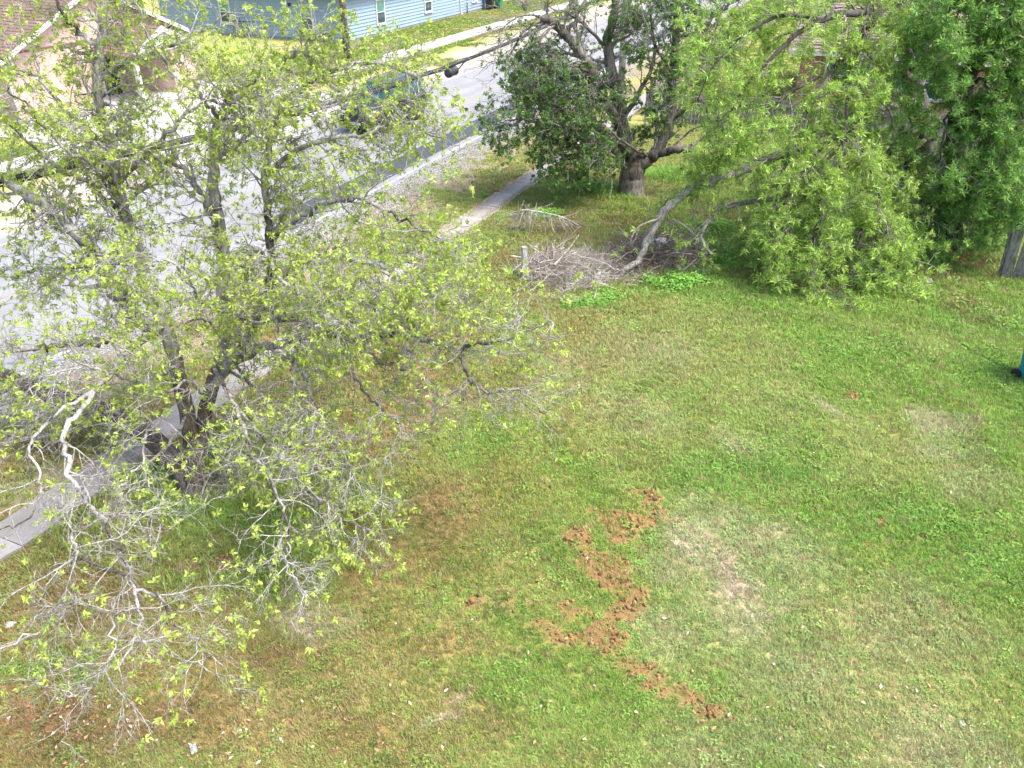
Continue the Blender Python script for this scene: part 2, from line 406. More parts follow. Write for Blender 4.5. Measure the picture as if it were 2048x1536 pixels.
STRAW_P = [(1400, 1095, 1.2, 1.3, .78), (1440, 1160, .9, 1.0, .82), (1370, 1120, .6, .7, .62), (1480, 1210, 1.3, 1.3, .55), (1560, 1100, 1.2, 1.1, .5), (1480, 1060, 1.0, .8, .5), (1890, 850, .7, .8, .7), (1860, 890, 1.0, .6, .5),
           (1600, 1330, 2.2, 1.5, .32), (1350, 1290, 1.2, 1.2, .35), (1800, 1250, 1.8, 1.2, .3), (1530, 1180, 1.0, .9, .45), (650, 1255, .7, .5, .6), (600, 1240, .5, .4, .5),
           (895, 1380, .35, .2, .6), (870, 1445, .4, .25, .6), (1290, 700, 1.5, 1.4, .35), (1270, 830, 1.3, 1.4, .3), (1945, 960, .7, 1.0, .4), (1665, 822, .3, .3, .5),
           (1455, 880, .5, .9, .4), (1900, 1500, 1.6, 1.2, .4), (1500, 1500, 2.0, .7, .3), (1150, 740, 1.2, 1.2, .3), (430, 955, .7, .5, .8)]
BROWN_P = [(800, 740, 1.0, 1.2, .9), (780, 830, 1.0, 1.2, .75), (860, 800, 1.0, 1.3, .7), (650, 880, 1.6, 1.6, .55), (880, 1010, 1.2, 1.2, .5), (760, 1150, 1.6, 1.4, .55),
           (900, 1250, .9, .8, .7), (560, 1330, 2.2, 1.1, .6), (300, 1470, 2.6, .7, 1.0), (100, 1440, 1.6, .7, 1.0), (700, 1440, 2.2, .7, .65), (940, 1410, 1.2, .6, .6),
           (1100, 470, 2.0, 2.4, .5), (1230, 440, 2.0, 1.8, .45), (980, 530, 1.4, 1.6, .6), (1060, 555, .8, 1.2, .7), (1420, 440, 1.4, 1.8, .35), (1330, 400, 1.5, 1.6, .25),
           (1500, 545, 1.0, .7, .6), (1640, 580, .9, .7, .5), (1920, 610, .8, .9, .6), (1980, 650, .6, .8, .5), (200, 1180, 2.2, 1.6, .45), (40, 1250, 1.4, 1.2, .6),
           (1700, 330, 2.5, 2.5, .4), (1900, 560, 1.2, 1.0, .7), (1960, 530, 1.0, 1.3, .8), (500, 700, 2.5, 2.0, .6)]
LUSH_P = [(1960, 640, 1.8, 1.6, .8), (2030, 780, 1.0, 2.0, .8), (1520, 930, 1.8, 1.2, .6), (1430, 960, 1.2, .9, .55), (1800, 1030, 1.6, 1.4, .5), (1350, 560, 2.0, .8, 1.0), (1180, 610, 1.6, .4, .9),
          (1110, 1090, .7, .9, .45), (1000, 1250, 1.0, .6, .55), (1020, 1330, .9, .6, .4), (330, 960, 1.0, .7, .9), (350, 1010, .8, .6, .8), (490, 1050, 1.2, .7, .5), (1000, 880, 1.8, 1.2, .35),
          (1420, 470, 1.4, .9, .9), (1200, 380, 1.6, 1.0, .9), (1330, 350, 1.2, 1.2, 1.0), (1500, 600, 2.0, .9, .5), (60, 1350, 1.0, .4, .7), (100, 1370, .6, .3, .7), (1560, 480, .8, 2.0, .7),
          (1350, 790, .9, .8, .3), (1740, 700, 1.6, 1.2, .4), (1940, 1100, 1.0, 1.8, .45), (560, 1150, 1.0, .6, .4)]
def lawn_masks(x, y):
    soil = patches(x, y, SOIL_P, 0.24, 11, 0.95, 1.36)
    soil = sstep(0.07, 0.40, soil * np.clip(2.2 * fbm(x * 3.1, y * 3.1, 21, 3) - .34, 0, 1.4) * (.35 + 1.3 * fbm(x * 9, y * 9, 23, 3)))
    straw = patches(x, y, STRAW_P, 0.6, 31) * (0.45 + 1.1 * fbm(x * 2.4, y * 2.4, 33))
    brown = patches(x, y, BROWN_P, 0.7, 41) * (0.4 + 1.2 * fbm(x * 1.7, y * 1.7, 43))
    lush = patches(x, y, LUSH_P, 0.5, 51) * (0.5 + 1.0 * fbm(x * 1.5, y * 1.5, 53))
    return np.clip(soil, 0, 1), np.clip(straw, 0, 1), np.clip(brown, 0, 1), np.clip(lush, 0, 1)
def lawn_colour(x, y, masks=None):
    soil, straw, brown, lush = masks if masks is not None else lawn_masks(x, y)
    n1 = fbm(x * 0.45, y * 0.45, 61)[:, None]; n2 = fbm(x * 1.3 + 9, y * 1.3, 63)[:, None]
    c = GREEN + (YELL - GREEN) * sstep(0.35, 0.68, n1)
    # the lot turns browner towards the left corner, where the tree drops its leaves
    u, v = uv_of(x, y)
    left = (sstep(0.5, 7.5, v) * (v < 14))[:, None] * (0.25 + 0.75 * sstep(0.32, 0.62, n2)) * (1 - sstep(16, 19, y)[:, None] * 0.5)
    c = c + (np.array([0.330, 0.285, 0.105]) - c) * np.clip(left * 0.88, 0, 1)
    c = c + (LUSH - c) * lush[:, None]
    c = c + (BROWN - c) * np.clip(brown, 0, 1)[:, None] * 0.72
    c = c + (STRAW - c) * straw[:, None]
    return c, soil

# ------------------------------------------------------------------ ground
def axis(segs):
    out = [segs[0][0]]
    for (a, b, s) in segs:
        k = max(1, int(round((b - a) / s))); out += list(np.linspace(a, b, k + 1)[1:])
    return np.array(out)
gx = axis([(-600, -60, 90), (-60, -16, 1.0), (-16, -9, 0.25), (-9, 9, 0.10), (9, 16, 0.25), (16, 60, 1.2), (60, 600, 90)])
gy = axis([(-200, -10, 38), (-10, 3.5, 1.2), (3.5, 16, 0.10), (16, 26, 0.2), (26, 45, 0.5), (45, 110, 1.5), (110, 1200, 110)])
GX, GY = np.meshgrid(gx, gy); fx, fy = GX.ravel(), GY.ravel()
def ground_h(x, y, soil=None):
    u, v = uv_of(x, y)
    if soil is None: soil = lawn_masks(x, y)[0]
    h = 0.05 * (fbm(x * 0.6, y * 0.6, 5) - 0.5) + 0.012 * (fbm(x * 5, y * 5, 6) - 0.5)
    h = h + soil * (0.01 + 0.13 * np.clip(fbm(x * 4.5, y * 4.5, 8) - 0.25, 0, 1))
    walk = (1 - sstep(0.36, 0.6, np.abs(v - 10.39))) + (1 - sstep(0.75, 1.1, np.abs(v - 27.2)))
    road = sstep(14.05, 14.25, v) * (1 - sstep(21.35, 21.6, v))
    pad = sstep(21.4, 21.7, v) * (1 - sstep(33.0, 33.4, v)) * sstep(20.9, 21.3, u) * (1 - sstep(33.0, 33.3, u))
    flat = np.clip(walk + road + pad, 0, 1)
    flat = np.maximum(flat, sstep(45, 55, y))
    return h * (1 - flat) - 0.05 * np.clip(road + pad + walk, 0, 1) * (np.abs(y) < 200)
gm = lawn_masks(fx, fy)
galb, gsoil = lawn_colour(fx, fy, gm)
gu, gv = uv_of(fx, fy)
thatch = galb * np.array([0.80, 0.66, 0.75]) + np.array([0.025, 0.012, 0.006])
galb = thatch + (SOIL - thatch) * gsoil[:, None]
gn = fbm(fx * 1.4, fy * 1.4, 71); gn2 = fbm(fx * 4, fy * 4, 73)
grav = sstep(11.7, 14.0, gv + 1.6 * (gn - 0.5)) * (gv < 16)
galb = galb + (GRAV * (0.75 + 0.5 * gn2[:, None]) - galb) * grav[:, None] * 0.9
verge = ((gv > 10.6) & (gv < 13.5)).astype(float) * sstep(0.42, 0.6, gn)
galb = galb + (np.array([0.22, 0.175, 0.12]) - galb) * verge[:, None] * 0.7
cal = sstep(0.30, 0.55, fbm(fx * 0.35, fy * 0.35, 75) + 0.35 * (1 - sstep(21.4, 24.2, gv))) * (gv > 21) * (1 - sstep(23.6, 25.6, gv))
galb = galb + (CALI * (0.8 + 0.4 * gn2[:, None]) - galb) * cal[:, None]
GV = np.stack([fx, fy, ground_h(fx, fy, gsoil)], 1)
nx, ny = len(gx), len(gy)
ii = (np.arange(ny - 1)[:, None] * nx + np.arange(nx - 1)[None, :]).ravel()
gme = npmesh('ground', GV, np.stack([ii, ii + 1, ii + nx + 1, ii + nx], 1), M['ground'], True)
set_col(gme, 'alb', galb)
tag(link('ground', gme), 'mown lawn and bare ground of the corner lot', kind='structure')

# ------------------------------------------------------------------ street, markings, walks, driveway
def strip(name, u0, u1, v0, v1, z, mat, parent=None, rag=0.0, step=0.5, seed=1):
    us = np.arange(u0, u1 + 1e-6, step); e0 = v0 + rag * (fbm(us * 0.9, us * 0 + 3, seed) - 0.5) * 2; e1 = v1 + rag * (fbm(us * 0.9, us * 0 + 9, seed + 3) - 0.5) * 2
    V = np.concatenate([np.stack([us, e0, us * 0 + z], 1), np.stack([us, e1, us * 0 + z], 1)])
    n = len(us); i = np.arange(n - 1)
    o = link(name, npmesh(name, V, np.stack([i, i + 1, i + n + 1, i + n], 1), mat), parent)
    if parent is None: o.rotation_euler = (0, 0, ROT)
    return o
road = tag(strip('road', -60, 320, 14.12, 21.45, 0.0, M['asphalt'], None, 0.14), 'worn light grey asphalt street', kind='structure')
strip('asphalt_patch', 17.5, 70, 14.72, 15.72, 0.004, M['newasphalt'], road, 0.07, 0.5, 5)
strip('edge_line', -40, 200, 14.30, 14.43, 0.008, M['white_line'], road, 0.025, 0.25, 7)
strip('edge_line', -40, 200, 20.85, 20.98, 0.006, M['white_line'], road, 0.03, 0.25, 9)
strip('centre_line', -40, 200, 17.62, 17.72, 0.006, M['yellow_line'], road, 0.02, 0.25, 13)
strip('centre_line', -40, 200, 17.86, 17.96, 0.006, M['yellow_line'], road, 0.02, 0.25, 15)
shoulder = tag(strip('shoulder', 20, 120, 21.2, 22.9, 0.010, M['caliche'], None, 0.45, 0.5, 21), 'sandy pale shoulder beyond the street', kind='structure')
def slab_row(name, label, u0, u1, v0, v1, ln, mat, z, tilt, seed, thick=0.1):
    root = bpy.data.objects.new(name, None); COL.objects.link(root); root.rotation_euler = (0, 0, ROT)
    tag(root, label, kind='structure')
    r = np.random.default_rng(seed); u = u0; k = 0
    while u < u1:
        L = ln * r.uniform(0.94, 1.06); g = 0.006
        b = MB(); n = 5
        top = []
        # each slab has slightly broken edges
        lo = [(L * i / n, -(v1 - v0) / 2 + r.uniform(-0.035, 0.03)) for i in range(n + 1)]
        hi = [(L * i / n, (v1 - v0) / 2 + r.uniform(-0.03, 0.035)) for i in range(n + 1)]
        poly = [(a, c, 0) for a, c in lo] + [(a, c, 0) for a, c in hi[::-1]]
        poly = [(min(max(a, g), L - g), c, 0) for a, c, _ in poly]
        b.prism([(a, c, -thick) for a, c, _ in poly], (0, 0, thick))
        o = b.build('slab', mat, root)
        o.location = (u, (v0 + v1) / 2 + r.uniform(-0.02, 0.02), z + r.uniform(-0.006, 0.006))
        o.rotation_euler = (r.normal(0, tilt), r.normal(0, tilt), r.normal(0, tilt * 0.7))
        u += L; k += 1
    return root
slab_row('sidewalk', 'narrow weathered concrete sidewalk along the lot', -6, 48, 10.02, 10.76, 1.25, M['walk'], 0.03, 0.006, 3)
slab_row('sidewalk', 'bright concrete sidewalk in front of the blue house', 2, 120, 26.5, 27.9, 1.5, M['whitewalk'], 0.05, 0.002, 4)
dw = bpy.data.objects.new('driveway', None); COL.objects.link(dw); dw.rotation_euler = (0, 0, ROT)
tag(dw, 'pale concrete driveway before the pink brick house', kind='structure')
for i in range(4):
    for j, (a, b_) in enumerate(((21.5, 23.2), (23.2, 24.9), (24.9, 26.47), (27.93, 29.6), (29.6, 31.2), (31.2, 33.0))):
        o = MB().box(0.01, 2.99, 0.008, b_ - a - 0.008, -0.1, 0).build('slab', M['whitewalk'], dw)
        o.location = (21.0 + 3.0 * i, a, 0.035 + 0.004 * ((i * 7 + j * 3) % 5))

# ------------------------------------------------------------------ scattered stuff (grass, weeds, gravel, clods, dry leaves)
def proto_coll(name, meshes):
    c = bpy.data.collections.new(name)
    for k, me in enumerate(meshes):
        c.objects.link(bpy.data.objects.new(f'{name}_form_{k:02d}', me))
    return c
def scatter(name, label, cat, P, rot, sc, idx, col, coll, parent=None):
    me = bpy.data.meshes.new(name); me.vertices.add(len(P)); me.vertices.foreach_set('co', np.asarray(P, dtype=np.float32).ravel())
    def put(n, t, key, arr): a = me.attributes.new(n, t, 'POINT'); a.data.foreach_set(key, np.ascontiguousarray(arr).ravel())
    put('irot', 'FLOAT_VECTOR', 'vector', np.asarray(rot, dtype=np.float32)); put('iscale', 'FLOAT_VECTOR', 'vector', np.asarray(sc, dtype=np.float32))
    put('iidx', 'INT', 'value', np.asarray(idx, dtype=np.int32)); set_col(me, 'gcol', col)
    o = link(name, me, parent)
    if parent is None: tag(o, label, cat, kind='stuff')
    else: tag(o, kind='stuff')
    ng = bpy.data.node_groups.new(name, 'GeometryNodeTree')
    ng.interface.new_socket('Geometry', in_out='INPUT', socket_type='NodeSocketGeometry')
    ng.interface.new_socket('Geometry', in_out='OUTPUT', socket_type='NodeSocketGeometry')
    gi, go = ng.nodes.new('NodeGroupInput'), ng.nodes.new('NodeGroupOutput')
    ip = ng.nodes.new('GeometryNodeInstanceOnPoints'); ci = ng.nodes.new('GeometryNodeCollectionInfo')
    ci.inputs['Collection'].default_value = coll; ci.inputs['Separate Children'].default_value = True; ci.inputs['Reset Children'].default_value = True
    def attr(n, t):
        a = ng.nodes.new('GeometryNodeInputNamedAttribute'); a.data_type = t; a.inputs['Name'].default_value = n
        return [s for s in a.outputs if s.name == 'Attribute' and s.enabled][0]
    e2r = ng.nodes.new('FunctionNodeEulerToRotation')
    L = ng.links
    L.new(gi.outputs[0], ip.inputs['Points']); L.new(ci.outputs[0], ip.inputs['Instance'])
    ip.inputs['Pick Instance'].default_value = True
    L.new(attr('iidx', 'INT'), ip.inputs['Instance Index'])
    L.new(attr('irot', 'FLOAT_VECTOR'), e2r.inputs[0]); L.new(e2r.outputs[0], ip.inputs['Rotation'])
    L.new(attr('iscale', 'FLOAT_VECTOR'), ip.inputs['Scale'])
    L.new(ip.outputs[0], go.inputs[0])
    md = o.modifiers.new('scatter', 'NODES'); md.node_group = ng
    return o
def blade_clump(seed, n, hmin, hmax, spread, width, lean):
    r = np.random.default_rng(seed); V = []; F = []
    for k in range(n):
        a = r.uniform(0, 2 * math.pi); rr = spread * math.sqrt(r.uniform()); bx, by = rr * math.cos(a), rr * math.sin(a)
        h = r.uniform(hmin, hmax); w = width * r.uniform(0.7, 1.3); b = r.uniform(0, 2 * math.pi); ln = h * lean * r.uniform(0.3, 1.3)
        dx, dy = math.cos(b), math.sin(b); i = len(V); px, py = -dy * w / 2, dx * w / 2
        m = 0.55
        V += [(bx - px, by - py, -0.01), (bx + px, by + py, -0.01), (bx + dx * ln * 0.35 - px * .9, by + dy * ln * 0.35 - py * .9, h * m), (bx + dx * ln * 0.35 + px * .9, by + dy * ln * 0.35 + py * .9, h * m), (bx + dx * ln, by + dy * ln, h)]
        F += [(i, i + 1, i + 3), (i, i + 3, i + 2), (i + 2, i + 3, i + 4)]
    return npmesh('clump', np.array(V), np.array(F), M['grass'])
def weed_clump(seed, n, h, spread, ll, lw):
    r = np.random.default_rng(seed); V = []; F = []
    for k in range(n):
        a = r.uniform(0, 2 * math.pi); rr = spread * math.sqrt(r.uniform()); b = r.uniform(0, 2 * math.pi); z = h * r.uniform(0.25, 1) * (1 - 0.5 * rr / spread)
        c = np.array([rr * math.cos(a), rr * math.sin(a), z]); d = np.array([math.cos(b), math.sin(b), r.uniform(-0.4, 0.5)]); d /= np.linalg.norm(d)
        p = np.cross(d, [0, 0, 1]); p /= np.linalg.norm(p); L = ll * r.uniform(.6, 1.3); w = lw * r.uniform(.7, 1.2); i = len(V)
        up = np.cross(p, d) * w * 0.3
        V += [c, c + d * L * .5 + p * w * .5 + up, c + d * L, c + d * L * .5 - p * w * .5 + up]; F += [(i, i + 1, i + 2), (i, i + 2, i + 3)]
    return npmesh('weed', np.array(V), np.array(F), M['grass'])
def stone_proto(seed, flat=0.6):
    r = np.random.default_rng(seed); bm = bmesh.new(); bmesh.ops.create_icosphere(bm, subdivisions=1, radius=0.5)
    for v in bm.verts: v.co *= r.uniform(0.7, 1.2); v.co.z *= flat
    me = bpy.data.meshes.new('stone'); bm.to_mesh(me); bm.free(); me.materials.append(M['stone']); return me
def leaf_proto(seed):
    r = np.random.default_rng(seed)
    V = np.array([(0, -0.5, 0), (0.26, -0.1, 0.14), (0, 0.5, 0.05), (-0.26, -0.1, 0.16), (0, 0, 0)]) * r.uniform(0.8, 1.2, (5, 1))
    return npmesh('dry', V, np.array([(0, 1, 4), (1, 2, 4), (2, 3, 4), (3, 0, 4)]), M['stone'])
GC = proto_coll('blade', [blade_clump(10 + k, 11, .030, .060, .05, .0075, .9) for k in range(4)] + [blade_clump(30 + k, 14, .07, .17, .07, .008, 1.0) for k in range(4)] + [weed_clump(50 + k, 16, .06, .07, .045, .03) for k in range(3)] + [weed_clump(60 + k, 34, .12, .20, .055, .032) for k in range(3)])
SCOL = proto_coll('stone', [stone_proto(70 + k) for k in range(4)] + [leaf_proto(80 + k) for k in range(4)])

def in_view(x, y, m=1.2):
    d = y * _c + CAM_H * _s; return np.abs(x) < (1024 / FPX) * d + m
def rough_positions(n, y0, y1, power):
    # more clumps close by, fewer far off
    r = rng.random(n); a = 1 - power + 1
    y = (y0 ** a + r * (y1 ** a - y0 ** a)) ** (1 / a)
    w = (1024 / FPX) * (y * _c + CAM_H * _s) + 1.0
    keep = rng.random(n) < 1.0
    x = rng.uniform(-1, 1, n) * w
    return x[keep], y[keep]
x, y = rough_positions(440000, 3.6, 36, 1.35)
u, v = uv_of(x, y)
msk = lawn_masks(x, y); gc, soil = lawn_colour(x, y, msk); straw, brown, lush = msk[1], msk[2], msk[3]
edge = 0.10 * (fbm(u * 2, v * 0, 91) - 0.5) * 2
vn = fbm(x * 1.4, y * 1.4, 71)
keep = (v < 10.05 + edge) | ((v > 10.73 + edge) & (v < 13.9))
vergemask = (v > 10.6)
keep &= ~(vergemask & (rng.random(len(x)) < np.clip(0.25 + 0.9 * sstep(11.6, 13.6, v + 1.6 * (vn - .5)) + 0.5 * sstep(.42, .6, vn), 0, 0.97)))
keep &= rng.random(len(x)) > sstep(0.1, 0.8, soil) * 0.84
keep &= rng.random(len(x)) > np.clip(brown * 0.45 + straw * 0.2, 0, 0.8)
keep &= y < 34
x, y, u, v, gc, soil, straw, brown, lush = [a[keep] for a in (x, y, u, v, gc, soil, straw, brown, lush)]
n = len(x); dist = np.sqrt(x * x + y * y + 64)
tallp = np.clip(patches(x, y, [(330, 960, 1.2, .9, 1), (420, 1030, 1.6, .9, .8), (560, 980, 1.5, 1.2, .6), (250, 1100, 2, 1.0, .55), (560, 900, 1.5, 1.3, .6), (600, 1100, 1.4, .8, .5), (1330, 350, 1.6, 1.2, 1), (1180, 385, 1.6, .9, .9), (1264, 402, .9, .5, 1), (1264, 402, .7, .4, 1), (480, 1180, 1.5, .7, .4), (1060, 560, .8, .8, .6), (700, 1150, 1.2, .8, .3), (1290, 420, 2, 1.5, .3), (1480, 330, 3, 2, .6)], .6, 95), 0, 1) * .34
tall = rng.random(n) < tallp
weed = (rng.random(n) < 0.02 + 0.06 * lush * (v < 9.7) + 0.04 * (fbm(x * .8, y * .8, 97) > .56)) & ~tall
big = (rng.random(n) < 0.16 * sstep(.3, .7, fbm(x * 2.6, y * 2.6, 131)) * sstep(.05, .95, patches(x, y, [(1350, 570, 1.8, .45, 1), (1180, 606, 1.4, .25, 1), (1430, 460, 1.1, .8, 1), (1330, 515, .3, .5, 1), (1100, 440, .6, .5, 1), (1450, 520, .8, .7, .9), (1560, 500, .8, 1.5, 1), (1250, 590, 1.6, .3, .9), (1190, 380, 1.2, .8, 1), (1330, 350, .8, .8, .9)], .35, 99))) & ~tall
idx = rng.integers(0, 4, n); idx[tall] = rng.integers(4, 8, tall.sum()); idx[weed] = rng.integers(8, 11, weed.sum()); idx[big] = rng.integers(11, 14, big.sum())
sc = rng.uniform(0.75, 1.35, n) * np.clip(dist / 13, 0.85, 1.7)
rv = rng.normal(0, 1, n)[:, None]
col = gc * (1 + 0.22 * rv) * (1 + rng.normal(0, .07, (n, 3)))
dead = ~weed & ~big & (rng.random(n) < (0.10 + 0.25 * brown + 0.10 * sstep(2, 8, v)))
col[dead] = TAN * rng.uniform(.7, 1.35, (dead.sum(), 1))
col[tall] = (LUSH * .55 * np.array([1.2, 1.05, 1]) + 0.55 * gc[tall]) * rng.uniform(.75, 1.3, (tall.sum(), 1))
col[big] = (LUSH * np.array([1.1, 1.15, 1.1])) * rng.uniform(.7, 1.35, (big.sum(), 1))
wl = weed & ~dead; col[wl] = (0.5 * LUSH + 0.5 * gc[wl]) * rng.uniform(.8, 1.2, (wl.sum(), 1))
col = np.clip(col, 0.01, 0.7)
# the mower leaves the blades leaning one way and then the other in wide arcs
mc = G(1560, 860); rr_ = np.hypot(x - mc[0], y - mc[1]) + .35 * fbm(x * .7, y * .7, 141); band = np.floor(rr_ / .62) % 2
phi = np.arctan2(y - mc[1], x - mc[0]) + math.pi * band + rng.normal(0, .7, n)
mown = (v < 9.5) & (y < 24) & (rng.random(n) < .8)
rot = np.stack([np.where(mown, rng.normal(.22, .12, n), rng.normal(0, .12, n)), rng.normal(0, .12, n), np.where(mown, phi, rng.uniform(0, 6.283, n))], 1)
sc *= .62 + .52 * fbm(x * 1.1, y * 1.1, 143)
scv = np.stack([sc, sc, sc * rng.uniform(.7, 1.25, n)], 1)
# longer tufts where the mower does not reach
scatter('lawn_grass', 'short mown grass with weeds and dry tufts covering the lot', 'grass', np.stack([x, y, ground_h(x, y)], 1), rot, scv, idx, col, GC)
# grass beyond the street, seen small
nf = 36000
uu = rng.uniform(8, 95, nf); vv = rng.uniform(22.2, 33.6, nf)
wp = np.stack([uu * D[0] + vv * N[0], uu * D[1] + vv * N[1]], 1); x, y = wp[:, 0], wp[:, 1]
ok = in_view(x, y) & ((vv < 26.4) | (vv > 28.0)) & ~((uu > 20.8) & (uu < 33.2))
ok &= ~((vv < 25.6) & (fbm(x * 0.35, y * 0.35, 75) + 0.35 * (1 - sstep(21.4, 24.2, vv)) > .42))
x, y, vv, uu = x[ok], y[ok], vv[ok], uu[ok]; n = len(x)
g1 = sstep(.35, .65, fbm(x * .5, y * .5, 77))[:, None]
col = (np.array([0.125, 0.215, 0.035]) + (np.array([0.25, 0.25, 0.09]) - np.array([0.125, 0.215, 0.035])) * g1) * rng.uniform(.75, 1.25, (n, 1))
s1 = rng.uniform(1.8, 3.0, n)
scatter('verge_grass', 'mown grass beside the houses across the street', 'grass', np.stack([x, y, ground_h(x, y, np.zeros(n))], 1), np.stack([np.zeros(n), np.zeros(n), rng.uniform(0, 6.28, n)], 1), np.stack([s1, s1, s1 * .6], 1), rng.integers(0, 4, n), col, GC)
# grass on the neighbour's lot behind the fence
nf = 26000
uu = rng.uniform(34, 75, nf); vv = rng.uniform(-14, 9.5, nf)
x = uu * D[0] + vv * N[0]; y = uu * D[1] + vv * N[1]; ok = in_view(x, y); x, y = x[ok], y[ok]; n = len(x)
col = np.array([0.16, 0.26, 0.04]) * rng.uniform(.75, 1.25, (n, 1)); s1 = rng.uniform(1.8, 3.0, n)
scatter('garden_grass', 'bright mown grass behind the picket fence', 'grass', np.stack([x, y, ground_h(x, y, np.zeros(n))], 1), np.stack([np.zeros(n), np.zeros(n), rng.uniform(0, 6.28, n)], 1), np.stack([s1, s1, s1 * .6], 1), rng.integers(0, 4, n), col, GC)
# gravel on the near verge
nf = 42000
uu = rng.uniform(4, 44, nf); vv = 14.25 - np.abs(rng.normal(0, 1.0, nf)) + 0.1
x = uu * D[0] + vv * N[0]; y = uu * D[1] + vv * N[1]
ok = in_view(x, y) & (vv > 10.7) & (fbm(x * 1.4, y * 1.4, 71) > 0.30); x, y = x[ok], y[ok]; n = len(x)
s1 = rng.uniform(.015, .05, n) * rng.choice([1, 1, 1, 1.5], n)
scatter('gravel', 'loose grey gravel along the street edge', 'gravel', np.stack([x, y, ground_h(x, y, np.zeros(n)) + .006], 1), np.stack([rng.uniform(-.4, .4, n), rng.uniform(-.4, .4, n), rng.uniform(0, 6.28, n)], 1), np.stack([s1, s1, s1], 1), rng.integers(0, 4, n), np.array([.25, .242, .235]) * rng.uniform(.5, 1.6, (n, 1)), SCOL)
# dug soil: crumbs and clods on the bare tracks
nf = 260000
x = rng.uniform(-6, 8, nf); y = rng.uniform(4.5, 15, nf); so = lawn_masks(x, y)[0]
ok = rng.random(nf) < (so * .45 + .05 * (patches(x, y, SOIL_P, .5, 12, .9) > .12)); x, y, so = x[ok], y[ok], so[ok]; n = len(x)
s1 = np.minimum(rng.lognormal(math.log(.019), .7, n), .10)
scatter('dug_soil', 'crumbly reddish brown soil dug up across the lawn', 'soil', np.stack([x, y, ground_h(x, y) + s1 * .12], 1), rng.uniform(-1, 1, (n, 3)) * 3, np.stack([s1, s1, s1], 1), rng.integers(0, 4, n), SOIL * rng.uniform(.5, 1.35, (n, 1)) * (1 + rng.normal(0, .06, (n, 3))), SCOL)
# dry leaves and small pale scraps
nf = 30000
x = rng.uniform(-7, 8, nf); y = rng.uniform(3.8, 16, nf); u, v = uv_of(x, y)
pr = 0.015 + 0.05 * (y < 6.5) + patches(x, y, [(300, 1480, 3, .6, .8), (60, 1470, 2, .8, .9), (700, 1450, 2.5, .5, .25), (40, 1260, 1.2, 1, .3), (800, 780, 1.5, 1.5, .12), (1600, 1420, 3, 1, .12)], .5, 111) * .75
ok = (rng.random(nf) < pr) & (v < 9.6); x, y = x[ok], y[ok]; n = len(x)
s1 = rng.uniform(.03, .075, n); pc = rng.random(n)[:, None]
col = np.where(pc < .72, np.array([.34, .20, .11]), np.where(pc < .9, np.array([.5, .42, .3]), np.array([.5, .46, .38]))) * rng.uniform(.6, 1.25, (n, 1))
scatter('dry_leaves', 'dry fallen leaves strewn over the lawn', 'leaves', np.stack([x, y, ground_h(x, y) + .035], 1), np.stack([rng.normal(0, .5, n), rng.normal(0, .5, n), rng.uniform(0, 6.28, n)], 1), np.stack([s1, s1, s1], 1), rng.integers(4, 8, n), col, SCOL)
# straw-like litter washed onto the sidewalk edges
nf = 16000
uu = rng.uniform(3, 34, nf); vv = np.where(rng.random(nf) < .5, 10.04 + np.abs(rng.normal(0, .10, nf)), 10.74 - np.abs(rng.normal(0, .16, nf)))
ok = fbm(uu * .8, vv * 0, 121) > .38; uu, vv = uu[ok], vv[ok]; x = uu * D[0] + vv * N[0]; y = uu * D[1] + vv * N[1]; n = len(x)
s1 = rng.uniform(.02, .055, n)
scatter('sidewalk_litter', 'dry brown litter gathered along the sidewalk edges', 'litter', np.stack([x, y, np.full(n, .042)], 1), np.stack([rng.normal(0, .3, n), rng.normal(0, .3, n), rng.uniform(0, 6.28, n)], 1), np.stack([s1 * .5, s1, s1], 1), rng.integers(4, 8, n), np.array([.40, .28, .18]) * rng.uniform(.6, 1.4, (n, 1)), SCOL)

# ------------------------------------------------------------------ houses
def house_root(name, label, u, v):
    return thing(name, label, 'house', W(u, v), ROT)
def window(parent, face, a0, a1, z0, z1, glass='glass', frame=0.09, split=True):
    """face 'street': lies in the local x-z plane at y=0; 'side': in the y-z plane at x=0; outward is negative"""
    def bx(b, s0, s1, d0, d1, q0, q1):
        return b.box(s0, s1, d0, d1, q0, q1) if face == 'street' else b.box(d0, d1, s0, s1, q0, q1)
    d0, d1 = -0.095, -0.03
    fr = MB()
    bx(fr, a0 - frame, a0, d0, d1, z0 - frame, z1 + frame); bx(fr, a1, a1 + frame, d0, d1, z0 - frame, z1 + frame)
    bx(fr, a0, a1, d0, d1, z1, z1 + frame); bx(fr, a0, a1, d0, d1, z0 - frame, z0)
    w = fr.build('window', M['white'], parent)
    zm = z0 + (z1 - z0) * 0.48
    if split:
        bx(MB(), a0, a1, -0.088, -0.034, zm - 0.03, zm + 0.03).build('meeting_rail', M['white'], w)
        bx(MB(), a0, a1, -0.07, -0.035, z0, zm - 0.03).build('pane', M['glassdark'] if glass == 'glass' else M[glass], w)
        bx(MB(), a0, a1, -0.078, -0.04, zm + 0.03, z1).build('pane', M[glass], w)
    else:
        bx(MB(), a0, a1, -0.07, -0.035, z0, z1).build('pane', M[glass], w)
    bx(MB(), a0 - frame - .04, a1 + frame + .04, -0.14, -0.03, z0 - frame - .05, z0 - frame - .004).build('sill', M['white'], w)
    return w
